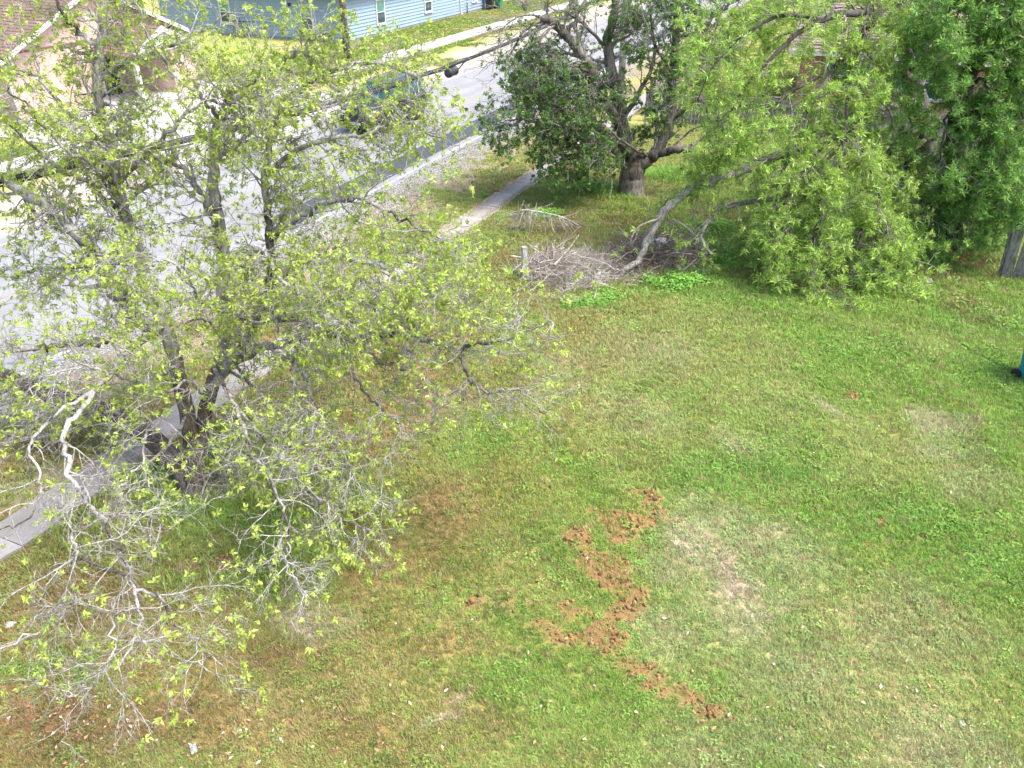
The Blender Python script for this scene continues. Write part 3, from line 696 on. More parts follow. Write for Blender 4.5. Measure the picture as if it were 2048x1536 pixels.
def courses(parent, A, B, C, Dp, n, mat, thick=0.03):
    """overlapping shingle courses: A-B is the eave edge, D-C the top edge (same order)"""
    A, B, C, Dp = [np.asarray(q, float) for q in (A, B, C, Dp)]
    nrm = np.cross(B - A, Dp - A); nrm /= np.linalg.norm(nrm)
    if nrm[2] < 0: nrm = -nrm
    for k in range(n):
        t0, t1 = k / n, min(1.0, (k + 1.25) / n)
        p = [A + (Dp - A) * t0, B + (C - B) * t0, B + (C - B) * t1, A + (Dp - A) * t1]
        lift = [thick, thick, 0.004, 0.004]
        top = [q + nrm * l for q, l in zip(p, lift)]; bot = [q - nrm * 0.015 for q in p]
        i = 0; V = bot + top
        F = [(0, 3, 2, 1), (4, 5, 6, 7), (0, 1, 5, 4), (1, 2, 6, 5), (2, 3, 7, 6), (3, 0, 4, 7)]
        me = bpy.data.meshes.new('shingle_course'); me.from_pydata([tuple(q) for q in V], [], F); me.materials.append(mat); me.update()
        link('shingle_course', me, parent)

# --- blue house across the street
bh = house_root('blue_house', 'long blue lap-sided house with white trim across the street', 46.2, 32.5)
BL, BW, BHt = 21.0, 15.0, 2.62
MB().box(0.03, BL - 0.03, 0.03, BW - 0.03, 0.0, BHt).build('wall', M['blue'], bh)
MB().box(-0.02, BL + 0.02, -0.02, BW + 0.02, -0.05, 0.16).build('foundation', M['bluetrim'], bh)
nb = 12; ex = (BHt - 0.16) / nb
def lap(face, k):
    z0 = 0.16 + k * ex; z1 = z0 + ex * 1.12; b = MB()
    if face == 'street': prof = [(0.0, -0.055, z0), (0.0, 0.028, z0), (0.0, 0.028, z1), (0.0, -0.004, z1)]; b.prism(prof, (BL, 0, 0))
    else: prof = [(-0.055, 0.0, z0), (0.028, 0.0, z0), (0.028, 0.0, z1), (-0.004, 0.0, z1)]; b.prism(prof, (0, BW, 0))
    return b.build('siding_board', M['blue'], bh)
for k in range(nb): lap('street', k); lap('side', k)
MB().box(-0.045, 0.05, -0.045, 0.05, 0.16, BHt).build('corner_trim', M['blue'], bh)
window(bh, 'street', 3.95, 4.85, 0.75, 2.12)
window(bh, 'street', 10.4, 11.3, 0.85, 2.12)
window(bh, 'side', 2.25, 3.0, 0.72, 2.1)
window(bh, 'side', 8.85, 9.6, 0.85, 2.1)
window(bh, 'street', 18.0, 18.8, 0.85, 2.1)
MB().box(-0.06, -0.02, 3.78, 4.02, 2.02, 2.22).build('wall_vent', M['blackplastic'], bh)
dsp = MB().tube([(15.9, -0.10, 2.5), (15.9, -0.10, 0.2), (15.9, -0.28, 0.08)], 0.045, 6).build('downspout', M['white'], bh)
MB().tube([(17.0, -0.12, 0.0), (17.0, -0.12, 0.75), (17.0, -0.02, 0.85)], 0.035, 6).build('gas_riser', M['blackplastic'], bh)
ov = 0.45
rf = MB().box(-ov, BL + ov, -ov, -ov + 0.03, BHt - 0.02, BHt + 0.16).box(-ov, -ov + 0.03, -ov + .03, BW + ov, BHt - 0.02, BHt + 0.16).box(-ov + .03, BL + ov, -ov + .03, BW + ov, BHt - .015, BHt + .01).build('fascia', M['white'], bh)
e = BHt + 0.15; rh = 2.6; hx = BW / 2
P = [(-ov, -ov, e), (BL + ov, -ov, e), (BL + ov, BW + ov, e), (-ov, BW + ov, e), (hx, BW / 2, e + rh), (BL - hx, BW / 2, e + rh)]
rm = MB(); rm.quad(P[0], P[1], P[5], P[4]); rm.quad(P[1], P[2], P[5]); rm.quad(P[2], P[3], P[4], P[5]); rm.quad(P[3], P[0], P[4]); rm.quad(P[3], P[2], P[1], P[0])
rm.build('roof', M['darkroof'], bh)

# --- pink brick house with porch gable
ph = house_root('brick_house', 'pink brick house with brown gabled roof and white trimmed porch', 23.5, 33.2)
PL, PW, PH, PK = 9.4, 12.0, 2.5, 4.6
MB().box(0.02, PL - .02, 0.02, PW - .02, 0, PH).build('wall', M['pinkbrick'], ph)
MB().prism([(0.0, 0.0, 0.0), (PL, 0.0, 0.0), (PL, 0.0, PH), (PL / 2, 0.0, PK), (0.0, 0.0, PH)], (0, 0.2, 0)).build('gable_wall', M['pinkbrick'], ph)
o5 = 0.5; sl = (PK - PH) / (PL / 2)
def slope_z(x): return PK - abs(x - PL / 2) * sl
roof = MB()
for s in (0, 1):
    xa, xb = (-o5, PL / 2) if s == 0 else (PL + o5, PL / 2)
    q = [(xa, -0.45, slope_z(xa) + .05), (xb, -0.45, PK + .05), (xb, PW + .3, PK + .05), (xa, PW + .3, slope_z(xa) + .05)]
    roof.prism(q, (0, 0, 0.06))
rfo = roof.build('roof', M['redroof'], ph)
for s in (0, 1):
    xa, xb = (-o5 - .02, PL / 2) if s == 0 else (PL + o5 + .02, PL / 2)
    courses(rfo, (xa, -0.47, slope_z(xa) + .13), (xa, PW + .3, slope_z(xa) + .13), (xb, PW + .3, PK + .13), (xb, -0.47, PK + .13), 26, M['redroof'], 0.03)
    f = MB().prism([(xa, -0.50, slope_z(xa) - .08), (xb, -0.50, PK - .08), (xb, -0.50, PK + .12), (xa, -0.50, slope_z(xa) + .12)], (0, 0.035, 0)); f.build('fascia', M['white'], ph)
MB().box(-o5 - .03, -o5, -.45, PW + .3, slope_z(-o5) - .06, slope_z(-o5) + .1).build('fascia', M['white'], ph)
MB().tube([(-0.08, -0.10, 2.35), (-0.08, -0.10, 0.05)], 0.06, 6).build('downspout', M['white'], ph)
MB().box(4.35, 4.95, -.04, .0, 3.35, 3.62).build('gable_vent', M['white'], ph)
MB().box(0.0, PL, -.03, .0, PH - .02, PH + .05).build('band', M['redroof'], ph)
window(ph, 'side', 3.0, 4.4, 0.9, 2.0, 'glassdark')
# front door in the shade of the porch
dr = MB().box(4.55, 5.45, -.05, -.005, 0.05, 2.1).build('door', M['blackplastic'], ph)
MB().box(4.47, 4.55, -.07, -.005, 0.05, 2.18).box(5.45, 5.53, -.07, -.005, 0.05, 2.18).box(4.55, 5.45, -.07, -.005, 2.1, 2.18).build('door_frame', M['white'], dr)
MB().lathe([(0.0, -.10), (.035, -.09), (.035, -.06), (0.02, -.05)], 8, (5.35, 1.05), 'y').build('handle', M['rim'], dr)
# porch: small gable standing forward of the wall
px0, px1, pd, pe, pp = 4.15, 8.05, 2.6, 2.0, 2.95
pc = (px0 + px1) / 2
def pz(x): return pp - abs(x - pc) * (pp - pe) / ((px1 - px0) / 2)
prf = MB()
for (xa, xb) in ((px0 - .1, pc), (px1 + .1, pc)):
    prf.prism([(xa, -pd, pz(xa)), (xb, -pd, pp), (xb, -.0, pp), (xa, -.0, pz(xa))], (0, 0, .06))
pro = prf.build('porch_roof', M['redroof'], ph)
for (xa, xb) in ((px0 - .12, pc), (px1 + .12, pc)):
    courses(pro, (xa, -pd - .02, pz(xa) + .075), (xa, -.0, pz(xa) + .075), (xb, -.0, pp + .075), (xb, -pd - .02, pp + .075), 11, M['redroof'], .03)
    MB().prism([(xa, -pd - .06, pz(xa) - .13), (xb, -pd - .06, pp - .13), (xb, -pd - .06, pp + .11), (xa, -pd - .06, pz(xa) + .11)], (0, .045, 0)).build('porch_fascia', M['white'], ph)
MB().prism([(px0 + .25, -pd + .06, pe + .02), (px1 - .25, -pd + .06, pe + .02), (pc, -pd + .06, pp - .12)], (0, .05, 0)).build('porch_gable', M['white'], ph)
MB().box(px1 - 1.6, px1 - .15, -pd + .15, -.02, 0, pe + .05).build('porch_wall', M['pinkbrick'], ph)
MB().box(px0 + .2, px0 + .38, -pd + .15, -pd + .33, 0.09, pe + .1).build('porch_post', M['white'], ph)
MB().box(px0, px1, -pd - .1, -.01, 0.0, .09).build('porch_floor', M['whitewalk'], ph)

# --- red brick house behind the fence on the right
rhh = house_root('brick_house', 'red brick house half hidden behind the trees on the right', 38.3, 3.9)
# local y runs to the street; the seen wall is the x = 0 face, running towards negative y
RW = 14.0
MB().box(0.02, 9.0, -RW, 0, 0, 2.5).build('wall', M['redbrick'], rhh)
def win_side(y0, y1, z0, z1, glass='glass'): return window(rhh, 'side', y0, y1, z0, z1, glass, 0.08)
win_side(-2.75, -1.1, 1.15, 2.1); win_side(-4.1, -3.55, .35, 2.2); win_side(-5.6, -4.75, 1.0, 2.2); win_side(-9.5, -8.0, 1.0, 2.1)
q = [(-.55, .5, 2.45), (-.55, -RW - .5, 2.45), (4.5, -RW - .5, 4.85), (4.5, .5, 4.85)]
rr = MB().prism(q, (0, 0, .06)).prism([(9.5, .5, 2.45), (9.5, -RW - .5, 2.45), (4.5, -RW - .5, 4.85), (4.5, .5, 4.85)], (0, 0, .06)).build('roof', M['brownroof'], rhh)
courses(rr, (-.57, .5, 2.53), (-.57, -RW - .5, 2.53), (4.5, -RW - .5, 4.93), (4.5, .5, 4.93), 26, M['brownroof'])
MB().box(-.61, -.575, -RW - .5, .5, 2.40, 2.56).build('fascia', M['white'], rhh)
MB().prism([(0.02, .003, 2.5), (9.0, .003, 2.5), (4.5, .003, 4.75)], (0, .1, 0)).build('gable', M['redbrick'], rhh)

# ------------------------------------------------------------------ fences
def picket_fence(name, label, p0, p1, h, pitch, wid, mat, seed, group=None, lean=0.02, rails=True, gap=0.0, inner=1):
    p0 = np.array(p0[:2]); p1 = np.array(p1[:2]); L = np.linalg.norm(p1 - p0); ang = math.atan2(p1[1] - p0[1], p1[0] - p0[0])
    root = thing(name, label, 'fence', (p0[0], p0[1], 0), ang, group); r = np.random.default_rng(seed)
    protos = []
    for k in range(3):
        hh = h * (1 + 0.02 * (k - 1)); w = wid * (1 - .04 * k)
        protos.append(MB().prism([(0, -.009, 0.0), (w, -.009, 0.0), (w, -.009, hh - .03), (w - .02, -.009, hh), (.02, -.009, hh), (0, -.009, hh - .03)], (0, .018, 0)).mesh('picket', mat))
    n = int(L / pitch)
    for i in range(n):
        if r.random() < gap: continue
        o = link('picket', protos[r.integers(0, 3)], root, (i * pitch, 0, .03 + r.uniform(-.03, .03))); o.rotation_euler = (r.normal(0, .01), r.normal(0, lean), 0)
    if rails:
        for z in (h * .18, h * .82):
            MB().box(0, L, inner * .04 - .02, inner * .04 + .02, z, z + .085).build('rail', mat, root)
        k = max(2, int(L / 2.4))
        for i in range(k + 1): MB().box(-.045, .045, -.045, .045, 0, h * .98).build('post', mat, root).location = (L * i / k, inner * .11, 0)
    return root
picket_fence('picket_fence', 'weathered grey picket fence behind the dark leaning tree', W(34, 9.2), W(34, -9), 1.25, .145, .125, M['oldwood'], 1, inner=-1)
picket_fence('picket_fence', 'grey picket fence running beside the far sidewalk to the distance', W(35, 9.25), W(74, 9.25), 1.5, .16, .135, M['oldwood'], 2)
# the tall plank fence at the right edge
gp = G(2000, 556)
gr = thing('plank_fence', 'dark mossy plank fence end at the right edge under the trees', 'fence', (gp[0], gp[1], 0), math.radians(-22))
r5 = np.random.default_rng(5)
for k in range(10):
    hh = 1.5 + r5.uniform(-.03, .03)
    b = MB().prism([(0, -.012, 0), (.235, -.012, 0), (.235, -.012, hh), (0.01, -.012, hh + r5.uniform(-.04, .02))], (0, .024, 0)).build('plank', M['mosswood'], gr)
    b.location = (k * .25, 0, .02); b.rotation_euler = (r5.normal(0, .01), (-.05 if k == 0 else r5.normal(0, .012)), 0); b.location.y += .035 * (k > 0)
for z in (.06, 1.2): MB().box(0, 2.5, .02, .06, z, z + .09).build('rail', M['mosswood'], gr)
MB().box(-.05, .04, .03, .11, 0, 1.52).build('post', M['oldwood'], gr).rotation_euler = (0, -.05, 0)

# ------------------------------------------------------------------ poles and the cable
pp0 = W(41.7, 29.2)
up = thing('utility_pole', 'dark wooden utility pole in front of the blue house', 'pole', pp0, ROT)
MB().tube([(0, 0, -.2), (0.03, 0, 4), (.08, 0, 9.5)], [.19, .17, .14], 12).build('shaft', M['polewood'], up, True)
MB().box(-.05, .05, -1.2, 1.2, 8.6, 8.72).build('crossarm', M['polewood'], up)
MB().box(.12, .2, -.06, .06, 1.6, 1.9).build('tag_plate', M['rim'], up)
pq = W(36.2, 11.05)
up2 = thing('utility_pole', 'pale grey utility pole standing behind the dark leaning tree', 'pole', pq, ROT)
MB().tube([(0, 0, -.2), (0, .02, 4), (0, .05, 9)], [.16, .145, .12], 12).build('shaft', M['poleold'], up2, True)
MB().box(-.05, .05, -1.0, 1.0, 8.2, 8.32).build('crossarm', M['poleold'], up2)
cz = lambda u: 4.12 + 0.0034 * (u - 19.5) ** 2
us = np.linspace(-12, 36.1, 90)
cab = thing('overhead_cable', 'thick black telephone cable strung along the near side of the street', 'cable', W(-12, 11.0, cz(-12)), ROT)
def cpt(u, dv=0.0, dz=0.0): return (u + 12, dv, cz(u) - cz(-12) + dz)
MB().tube([cpt(u) for u in us], 0.042, 8).build('bundle', M['cable'], cab, True)
MB().tube([cpt(u, .02 * math.sin(u * 2.2), .055 + .012 * math.sin(u * 3.1)) for u in us], 0.012, 5).build('messenger_wire', M['cable'], cab, True)
MB().tube([cpt(u, -.05 * math.sin(u * 1.3), -.05 - .02 * math.sin(u * 1.9)) for u in np.linspace(-12, 20.2, 50)], 0.016, 5).build('drop_wire', M['cable'], cab, True)
cn = thing('splice_canister', 'black splice canister hanging on the overhead cable', 'canister', W(20.45, 11.0, cz(20.45) - .16), ROT)
bm_ = MB(); bm_.lathe([(.0, -.24), (.06, -.235), (.115, -.22), (.125, -.19), (.125, -.16), (.115, -.155), (.115, .13), (.125, .14), (.125, .18), (.10, .20), (.06, .21), (.0, .21)], 16, (0, 0), 'y')
shell = bm_.build('shell', M['cable'], cn); shell.rotation_euler = (0.05, 0, math.radians(-90)); shell.data.polygons.foreach_set('use_smooth', np.ones(len(shell.data.polygons), dtype=bool))
MB().tube([(-.1, 0, .1), (-.1, 0, .2)], .015, 5).build('hanger', M['cable'], cn); MB().tube([(.1, 0, .1), (.1, 0, .2)], .015, 5).build('hanger', M['cable'], cn)
MB().tube([(.2, 0, 0), (.45, 0, .02), (.75, 0, .13), (1.0, 0, .16)], .02, 5).build('tail_lead', M['cable'], cn, True)

# ------------------------------------------------------------------ the dark sport utility car
cr = thing('parked_car', 'black sport utility car with teal windscreen on the street behind the leafy branches', 'car', W(27.05, 18.85, 0), ROT); cr.scale = (.92, .95, .97)
def section(x, hw, zb, zt, k=0.12):
    pts = [(-hw + k, zb), (hw - k, zb), (hw - .02, zb + k), (hw, zb + (zt - zb) * .5), (hw - .015, zt - k * .7), (hw - k * 1.1, zt), (-hw + k * 1.1, zt), (-hw + .015, zt - k * .7), (-hw, zb + (zt - zb) * .5), (-hw + .02, zb + k)]
    return [(x, a, z) for a, z in pts]
st = [(0.0, .66, .48, .80, .1), (.06, .82, .34, .92, .12), (.22, .91, .26, 1.0, .13), (.6, .94, .24, 1.05, .13), (1.15, .95, .24, 1.10, .12), (1.6, .95, .24, 1.13, .12), (3.9, .95, .25, 1.13, .12), (4.4, .92, .28, 1.10, .13), (4.58, .86, .34, 1.02, .13), (4.64, .7, .45, .9, .1)]
V = []; F = []
for s_ in st: V += section(*s_)
for i in range(len(st) - 1):
    for j in range(10): F.append((i * 10 + j, i * 10 + (j + 1) % 10, (i + 1) * 10 + (j + 1) % 10, (i + 1) * 10 + j))
F.append(tuple(range(10))[::-1]); F.append(tuple((len(st) - 1) * 10 + j for j in range(10)))
me = bpy.data.meshes.new('body'); me.from_pydata(V, [], F); me.materials.append(M['carpaint']); me.polygons.foreach_set('use_smooth', np.ones(len(me.polygons), dtype=bool)); me.update()
body = link('body', me, cr)
b0 = [(1.12, -.86, 1.09), (1.12, .86, 1.09), (4.46, .84, 1.09), (4.46, -.84, 1.09)]; t0 = [(1.95, -.66, 1.72), (1.95, .66, 1.72), (4.15, .66, 1.74), (4.15, -.66, 1.74)]
cabm = MB(); cabm.v = b0 + t0; cabm.f = [(0, 1, 5, 4), (1, 2, 6, 5), (2, 3, 7, 6), (3, 0, 4, 7), (4, 5, 6, 7)]
cabin = cabm.build('cabin', M['carpaint'], cr)
def pane(a, b, c, d, inset, off, mat, name, parent):
    q = [np.array(p, float) for p in (a, b, c, d)]; ce = sum(q) / 4
    q = [p + (ce - p) * inset for p in q]; nn = np.cross(q[1] - q[0], q[3] - q[0]); nn /= np.linalg.norm(nn)
    return MB().prism([p for p in q], nn * off).build(name, mat, parent)
pane(b0[0], b0[1], t0[1], t0[0], .08, -.012, M['carglass'], 'windscreen', cabin)
pane(b0[2], b0[3], t0[3], t0[2], .12, -.012, M['carglass'], 'rear_window', cabin)
for sgn in (-1, 1):
    def sp(t, s): return np.array([1.12 + (4.46 - 1.12) * t + ((1.95 - 1.12) * (1 - t) - .31 * t) * s, sgn * (.85 - .19 * s), 1.09 + .64 * s])
    for (ta, tb) in ((.03, .36), (.39, .68), (.71, .97)):
        a, b_, c, d_ = sp(ta, .06), sp(tb, .06), sp(tb, .9), sp(ta, .9)
        pane(a, b_, c, d_, .03, .012 if sgn < 0 else -.012, M['carglass'], 'side_window', cabin)
    MB().box(1.45, 1.62, sgn * .93 - .1 + (.1 if sgn > 0 else -.1), sgn * .93 + .1 + (.1 if sgn > 0 else -.1), 1.08, 1.24).build('mirror', M['carpaint'], cr, bevel=.03)
    hl = MB().prism([(.03, sgn * .84, .74), (.03, sgn * .5, .76), (.06, sgn * .5, .9), (.10, sgn * .86, .93)], (.1, 0, 0)).build('headlight', M['lamp'], cr); hl.location = (-.035, 0, 0)
    MB().prism([(.10, sgn * .87, .76), (.30, sgn * .925, .80), (.30, sgn * .925, .92), (.12, sgn * .87, .92)], (0, sgn * .02, 0)).build('indicator', M['amber'], hl)
    for wx in (.92, 3.62):
        wy = sgn * .86
        ar = MB().lathe([(.42, -.01), (.42, .01)], 20, (wx, .37), 'y').build('wheel_arch', M['blackplastic'], cr); ar.location = (0, sgn * .955, 0)
        wl_ = thing('wheel', None, None); wl_.parent = cr; wl_.location = (wx, wy, .35)
        ty = MB().lathe([(.22, -.11), (.33, -.115), (.35, -.08), (.35, .08), (.33, .115), (.22, .11)], 24, (0, 0), 'y').build('tyre', M['rubber'], wl_); ty.data.polygons.foreach_set('use_smooth', np.ones(len(ty.data.polygons), dtype=bool))
        rm_ = MB().lathe([(.23, -.1), (.23, .1)], 20, (0, 0), 'y')
        rm_.build('rim', M['blackplastic'], wl_)
        for k in range(5):
            t = 2 * math.pi * k / 5
            MB().tube([(0, sgn * .115, 0), (.22 * math.cos(t), sgn * .11, .22 * math.sin(t))], .028, 4).build('spoke', M['rim'], wl_)
MB().box(-.03, .04, -.48, .48, .56, .80).build('grille', M['blackplastic'], cr, bevel=.01)
MB().box(-.06, .2, -.86, .86, .32, .52).build('bumper', M['blackplastic'], cr, bevel=.04)
MB().box(-.07, -.055, -.26, .26, .40, .50).build('number_plate', M['white'], cr)
for sgn in (-1, 1): MB().tube([(2.1, sgn * .58, 1.78), (4.0, sgn * .58, 1.80)], .02, 5).build('roof_rail', M['blackplastic'], cr)

# ------------------------------------------------------------------ bins, railing, weeds by the wall
def wheelie(name, label, loc, rz, mat, s=1.0, lidmat=None):
    t = thing(name, label, 'bin', loc, rz)
    b = MB(); lo, hi = .21, .28
    b.v = [(-lo, -lo, .06), (lo, -lo, .06), (lo, lo, .06), (-lo, lo, .06), (-hi, -hi - .03, 1.0), (hi, -hi - .03, 1.0), (hi, hi, 1.0), (-hi, hi, 1.0)]
    b.f = [(0, 3, 2, 1), (0, 1, 5, 4), (1, 2, 6, 5), (2, 3, 7, 6), (3, 0, 4, 7), (4, 5, 6, 7)]
    b.build('tub', mat, t, bevel=.02)
    MB().box(-.31, .31, -.36, .33, 1.0, 1.06).box(-.25, .25, .33, .40, .96, 1.03).build('lid', lidmat or mat, t, bevel=.02)
    for sgn in (-1, 1): MB().lathe([(.1, -.025), (.1, .025)], 14, (0, .1), 'y').build('wheel', M['rubber'], t).location = (sgn * .24, .22, 0)
    for o in t.children:
        if o.name.startswith('wheel'): o.rotation_euler = (0, 0, math.pi / 2)
    t.scale = (s, s, s); return t
wheelie('wheeled_bin', 'black wheeled bin against the end of the blue house', W(66.3, 31.9), ROT, M['blackplastic'], 1.1)
wheelie('wheeled_bin', 'green wheeled bin beside the black bin near the blue house', W(67.4, 31.6), ROT, M['greenplastic'], 1.1)
tb = G(2052, 768)
wheelie('wheeled_bin', 'teal wheeled bin just inside the right edge of the lawn', (tb[0] + .20, tb[1] + .1, 0), .35, M['tealplastic'], 1.0, M['blackplastic'])
rl = thing('metal_railing', 'black metal railing against the shaded side of the blue house', 'railing', W(45.7, 39.6), ROT + math.pi / 2)
for k in range(9): MB().tube([(k * .16, 0, 0), (k * .16, 0, 1.0)], .017, 5).build('bar', M['blackplastic'], rl)
for z in (.1, .98): MB().tube([(0, 0, z), (1.28, 0, z)], .022, 5).build('rail', M['blackplastic'], rl)
for k in (0, 1.28): MB().tube([(k, 0, .98), (k, -.5, .98), (k, -.5, 0)], .022, 5).build('frame', M['blackplastic'], rl)

# ------------------------------------------------------------------ trees
def unit(a): return a / (np.linalg.norm(a) + 1e-9)
class Tree:
    def __init__(s, seed): s.r = np.random.default_rng(seed); s.limbs = []; s.l1 = []; s.l2 = []; s.l3 = []; s.sprigs = []
    def limb(s, ctrl, r0, r1, leafy=1.0, dens=1.0, name='limb', start=0.15, wob=0.02):
        C = np.array([at(*c) for c in ctrl]); n = max(8, 5 * len(C)); P = spline(C, n)
        L = np.linalg.norm(np.diff(P, axis=0), axis=1).sum()
        t = np.linspace(0, 1, n)
        P = P + s.r.normal(0, wob, P.shape) * np.minimum(1, t * 6)[:, None]
        R = r0 + (r1 - r0) * t ** 0.85
        s.limbs.append(dict(P=P, R=R, L=L, leafy=leafy, dens=dens, name=name, start=start)); return s
    def branch(s, p, d, L, r0, seg, wig, grav, tip=0.25):
        r = s.r; d = unit(d); st = L / seg; P = [p]; curl = r.normal(0, wig * .6, 3)
        for i in range(seg):
            d = unit(d + r.normal(0, wig, 3) + curl * .5 + np.array([0, 0, grav]) * (i + 1) / seg); P.append(P[-1] + d * st)
        return np.array(P), r0 * (1 - (1 - tip) * np.linspace(0, 1, seg + 1))
    def spawn(s, P, R, k, Lm, ang, wig, grav, seg, rf, rmin, t0=.15, power=1.0, floor=.05):
        out = []; n = len(P); r = s.r
        T = np.gradient(P, axis=0)
        for i in range(k):
            t = t0 + (1 - t0) * ((i + r.random()) / k) ** power
            f = t * (n - 1); a = min(int(f), n - 2); p = P[a] + (P[a + 1] - P[a]) * (f - a)
            tg = unit(T[a]); q = r.normal(0, 1, 3); q = unit(q - tg * (q @ tg)); an = ang * r.uniform(.6, 1.3)
            d = tg * math.cos(an) + q * math.sin(an)
            L = Lm * r.uniform(.5, 1.3) * (1.15 - .5 * t)
            rr = max(rmin, min(R[a] * rf, R[a] * .9)) * r.uniform(.75, 1.1)
            B, Q = s.branch(p, d, L, rr, seg, wig, grav)
            B[:, 2] = np.maximum(B[:, 2], floor)
            out.append((B, Q))
        return out
    def grow(s, c1, c2, c3):
        for lb in s.limbs:
            if lb['dens'] <= 0: continue
            k = max(2, int(round(lb['L'] * c1['per_m'] * lb['dens'])))
            for B in s.spawn(lb['P'], lb['R'], k, c1['L'], c1['ang'], c1['wig'], c1['grav'], c1['seg'], .36, c1['rmin'], lb['start']):
                s.l1.append(B)
                for C in s.spawn(*B, max(1, s.r.poisson(c2['n'])), c2['L'], c2['ang'], c2['wig'], c2['grav'], c2['seg'], .6, c2['rmin'], .12):
                    s.l2.append(C); 
                    for Dd in s.spawn(*C, s.r.poisson(c3['n']), c3['L'], c3['ang'], c3['wig'], c3['grav'], c3['seg'], .7, c3['rmin'], .1):
                        s.l3.append(Dd)
                        if s.r.random() < lb['leafy'] * c3.get('leaf', 1): s.sprigs += s.along(Dd[0], c3['sprigs'])
                    if s.r.random() < lb['leafy'] * c3.get('leaf', 1): s.sprigs += s.along(C[0], c2.get('sprigs', 2))
        return s
    def along(s, P, k):
        out = []; n = len(P)
        for i in range(k):
            t = 1 - s.r.random() ** 1.5 * .8 if k > 1 else 1.0
            f = t * (n - 1); a = min(int(f), n - 2); out.append((P[a] + (P[a + 1] - P[a]) * (f - a), unit(P[a + 1] - P[a])))
        return out
def sprig_form(seed, n, ll, lw, spread, stem, droop, rosette):
    """leaf spray along +X; leaves as folded blades of four triangles; returns V, F, leaf id"""
    r = np.random.default_rng(seed); V = []; F = []; I = []
    for k in range(n):
        t = (k + .5) / n; a = k * 2.4 + r.uniform(-.4, .4); base = np.array([stem * t, 0, 0])
        out = np.array([0, math.cos(a), math.sin(a)])
        d = unit(np.array([math.cos(spread) * (1.0 if not rosette else .5 + t), 0, 0]) + out * math.sin(spread) + r.normal(0, .15, 3)); L = ll * r.uniform(.65, 1.2); w = lw * r.uniform(.8, 1.2)
        sd = unit(np.cross(d, r.normal(0, 1, 3))); up = np.cross(sd, d); i = len(V)
        mid = base + d * L * .45; tip = base + d * L - up * L * droop
        V += [base, mid + sd * w * .5 + up * w * .22, tip, mid - sd * w * .5 + up * w * .22, mid]; F += [(i, i + 1, i + 4), (i + 1, i + 2, i + 4), (i + 2, i + 3, i + 4), (i + 3, i, i + 4)]; I += [k] * 5
    return np.array(V), np.array(F), np.array(I)
def rand_frames(dirs, r, jitter, sag):
    n = len(dirs); X = dirs + r.normal(0, jitter, (n, 3)); X[:, 2] += sag; X /= np.linalg.norm(X, axis=1, keepdims=True)
    q = r.normal(0, 1, (n, 3)); Y = np.cross(X, q); Y /= np.linalg.norm(Y, axis=1, keepdims=True); Z = np.cross(X, Y)
    return np.stack([X, Y, Z], 2)          # columns
def foliage_mesh(name, pos, dirs, forms, colf, r, jitter=.5, sag=0.0, smin=.75, smax=1.25):
    n = len(pos); which = r.integers(0, len(forms), n); Vs, Fs, Cs, o = [], [], [], 0
    Rm = rand_frames(dirs, r, jitter, sag); S = r.uniform(smin, smax, n); base = colf(pos, r)
    for k, (V, F, I) in enumerate(forms):
        m = np.where(which == k)[0]
        if not len(m): continue
        P = np.einsum('nij,vj->nvi', Rm[m], V) * S[m][:, None, None] + pos[m][:, None, :]
        lv = 1 + r.normal(0, .16, (len(m), I.max() + 1)); c = base[m][:, None, :] * lv[:, I][:, :, None]
        Vs.append(P.reshape(-1, 3)); Cs.append(c.reshape(-1, 3)); Fs.append((F[None] + (np.arange(len(m)) * len(V))[:, None, None] + o).reshape(-1, 3)); o += P.shape[0] * P.shape[1]
    V = np.concatenate(Vs); V[:, 2] = np.maximum(V[:, 2], .02)
    me = npmesh(name, V, np.concatenate(Fs), M['leaf']); set_col(me, 'lcol', np.clip(np.concatenate(Cs), .005, .8)); return me
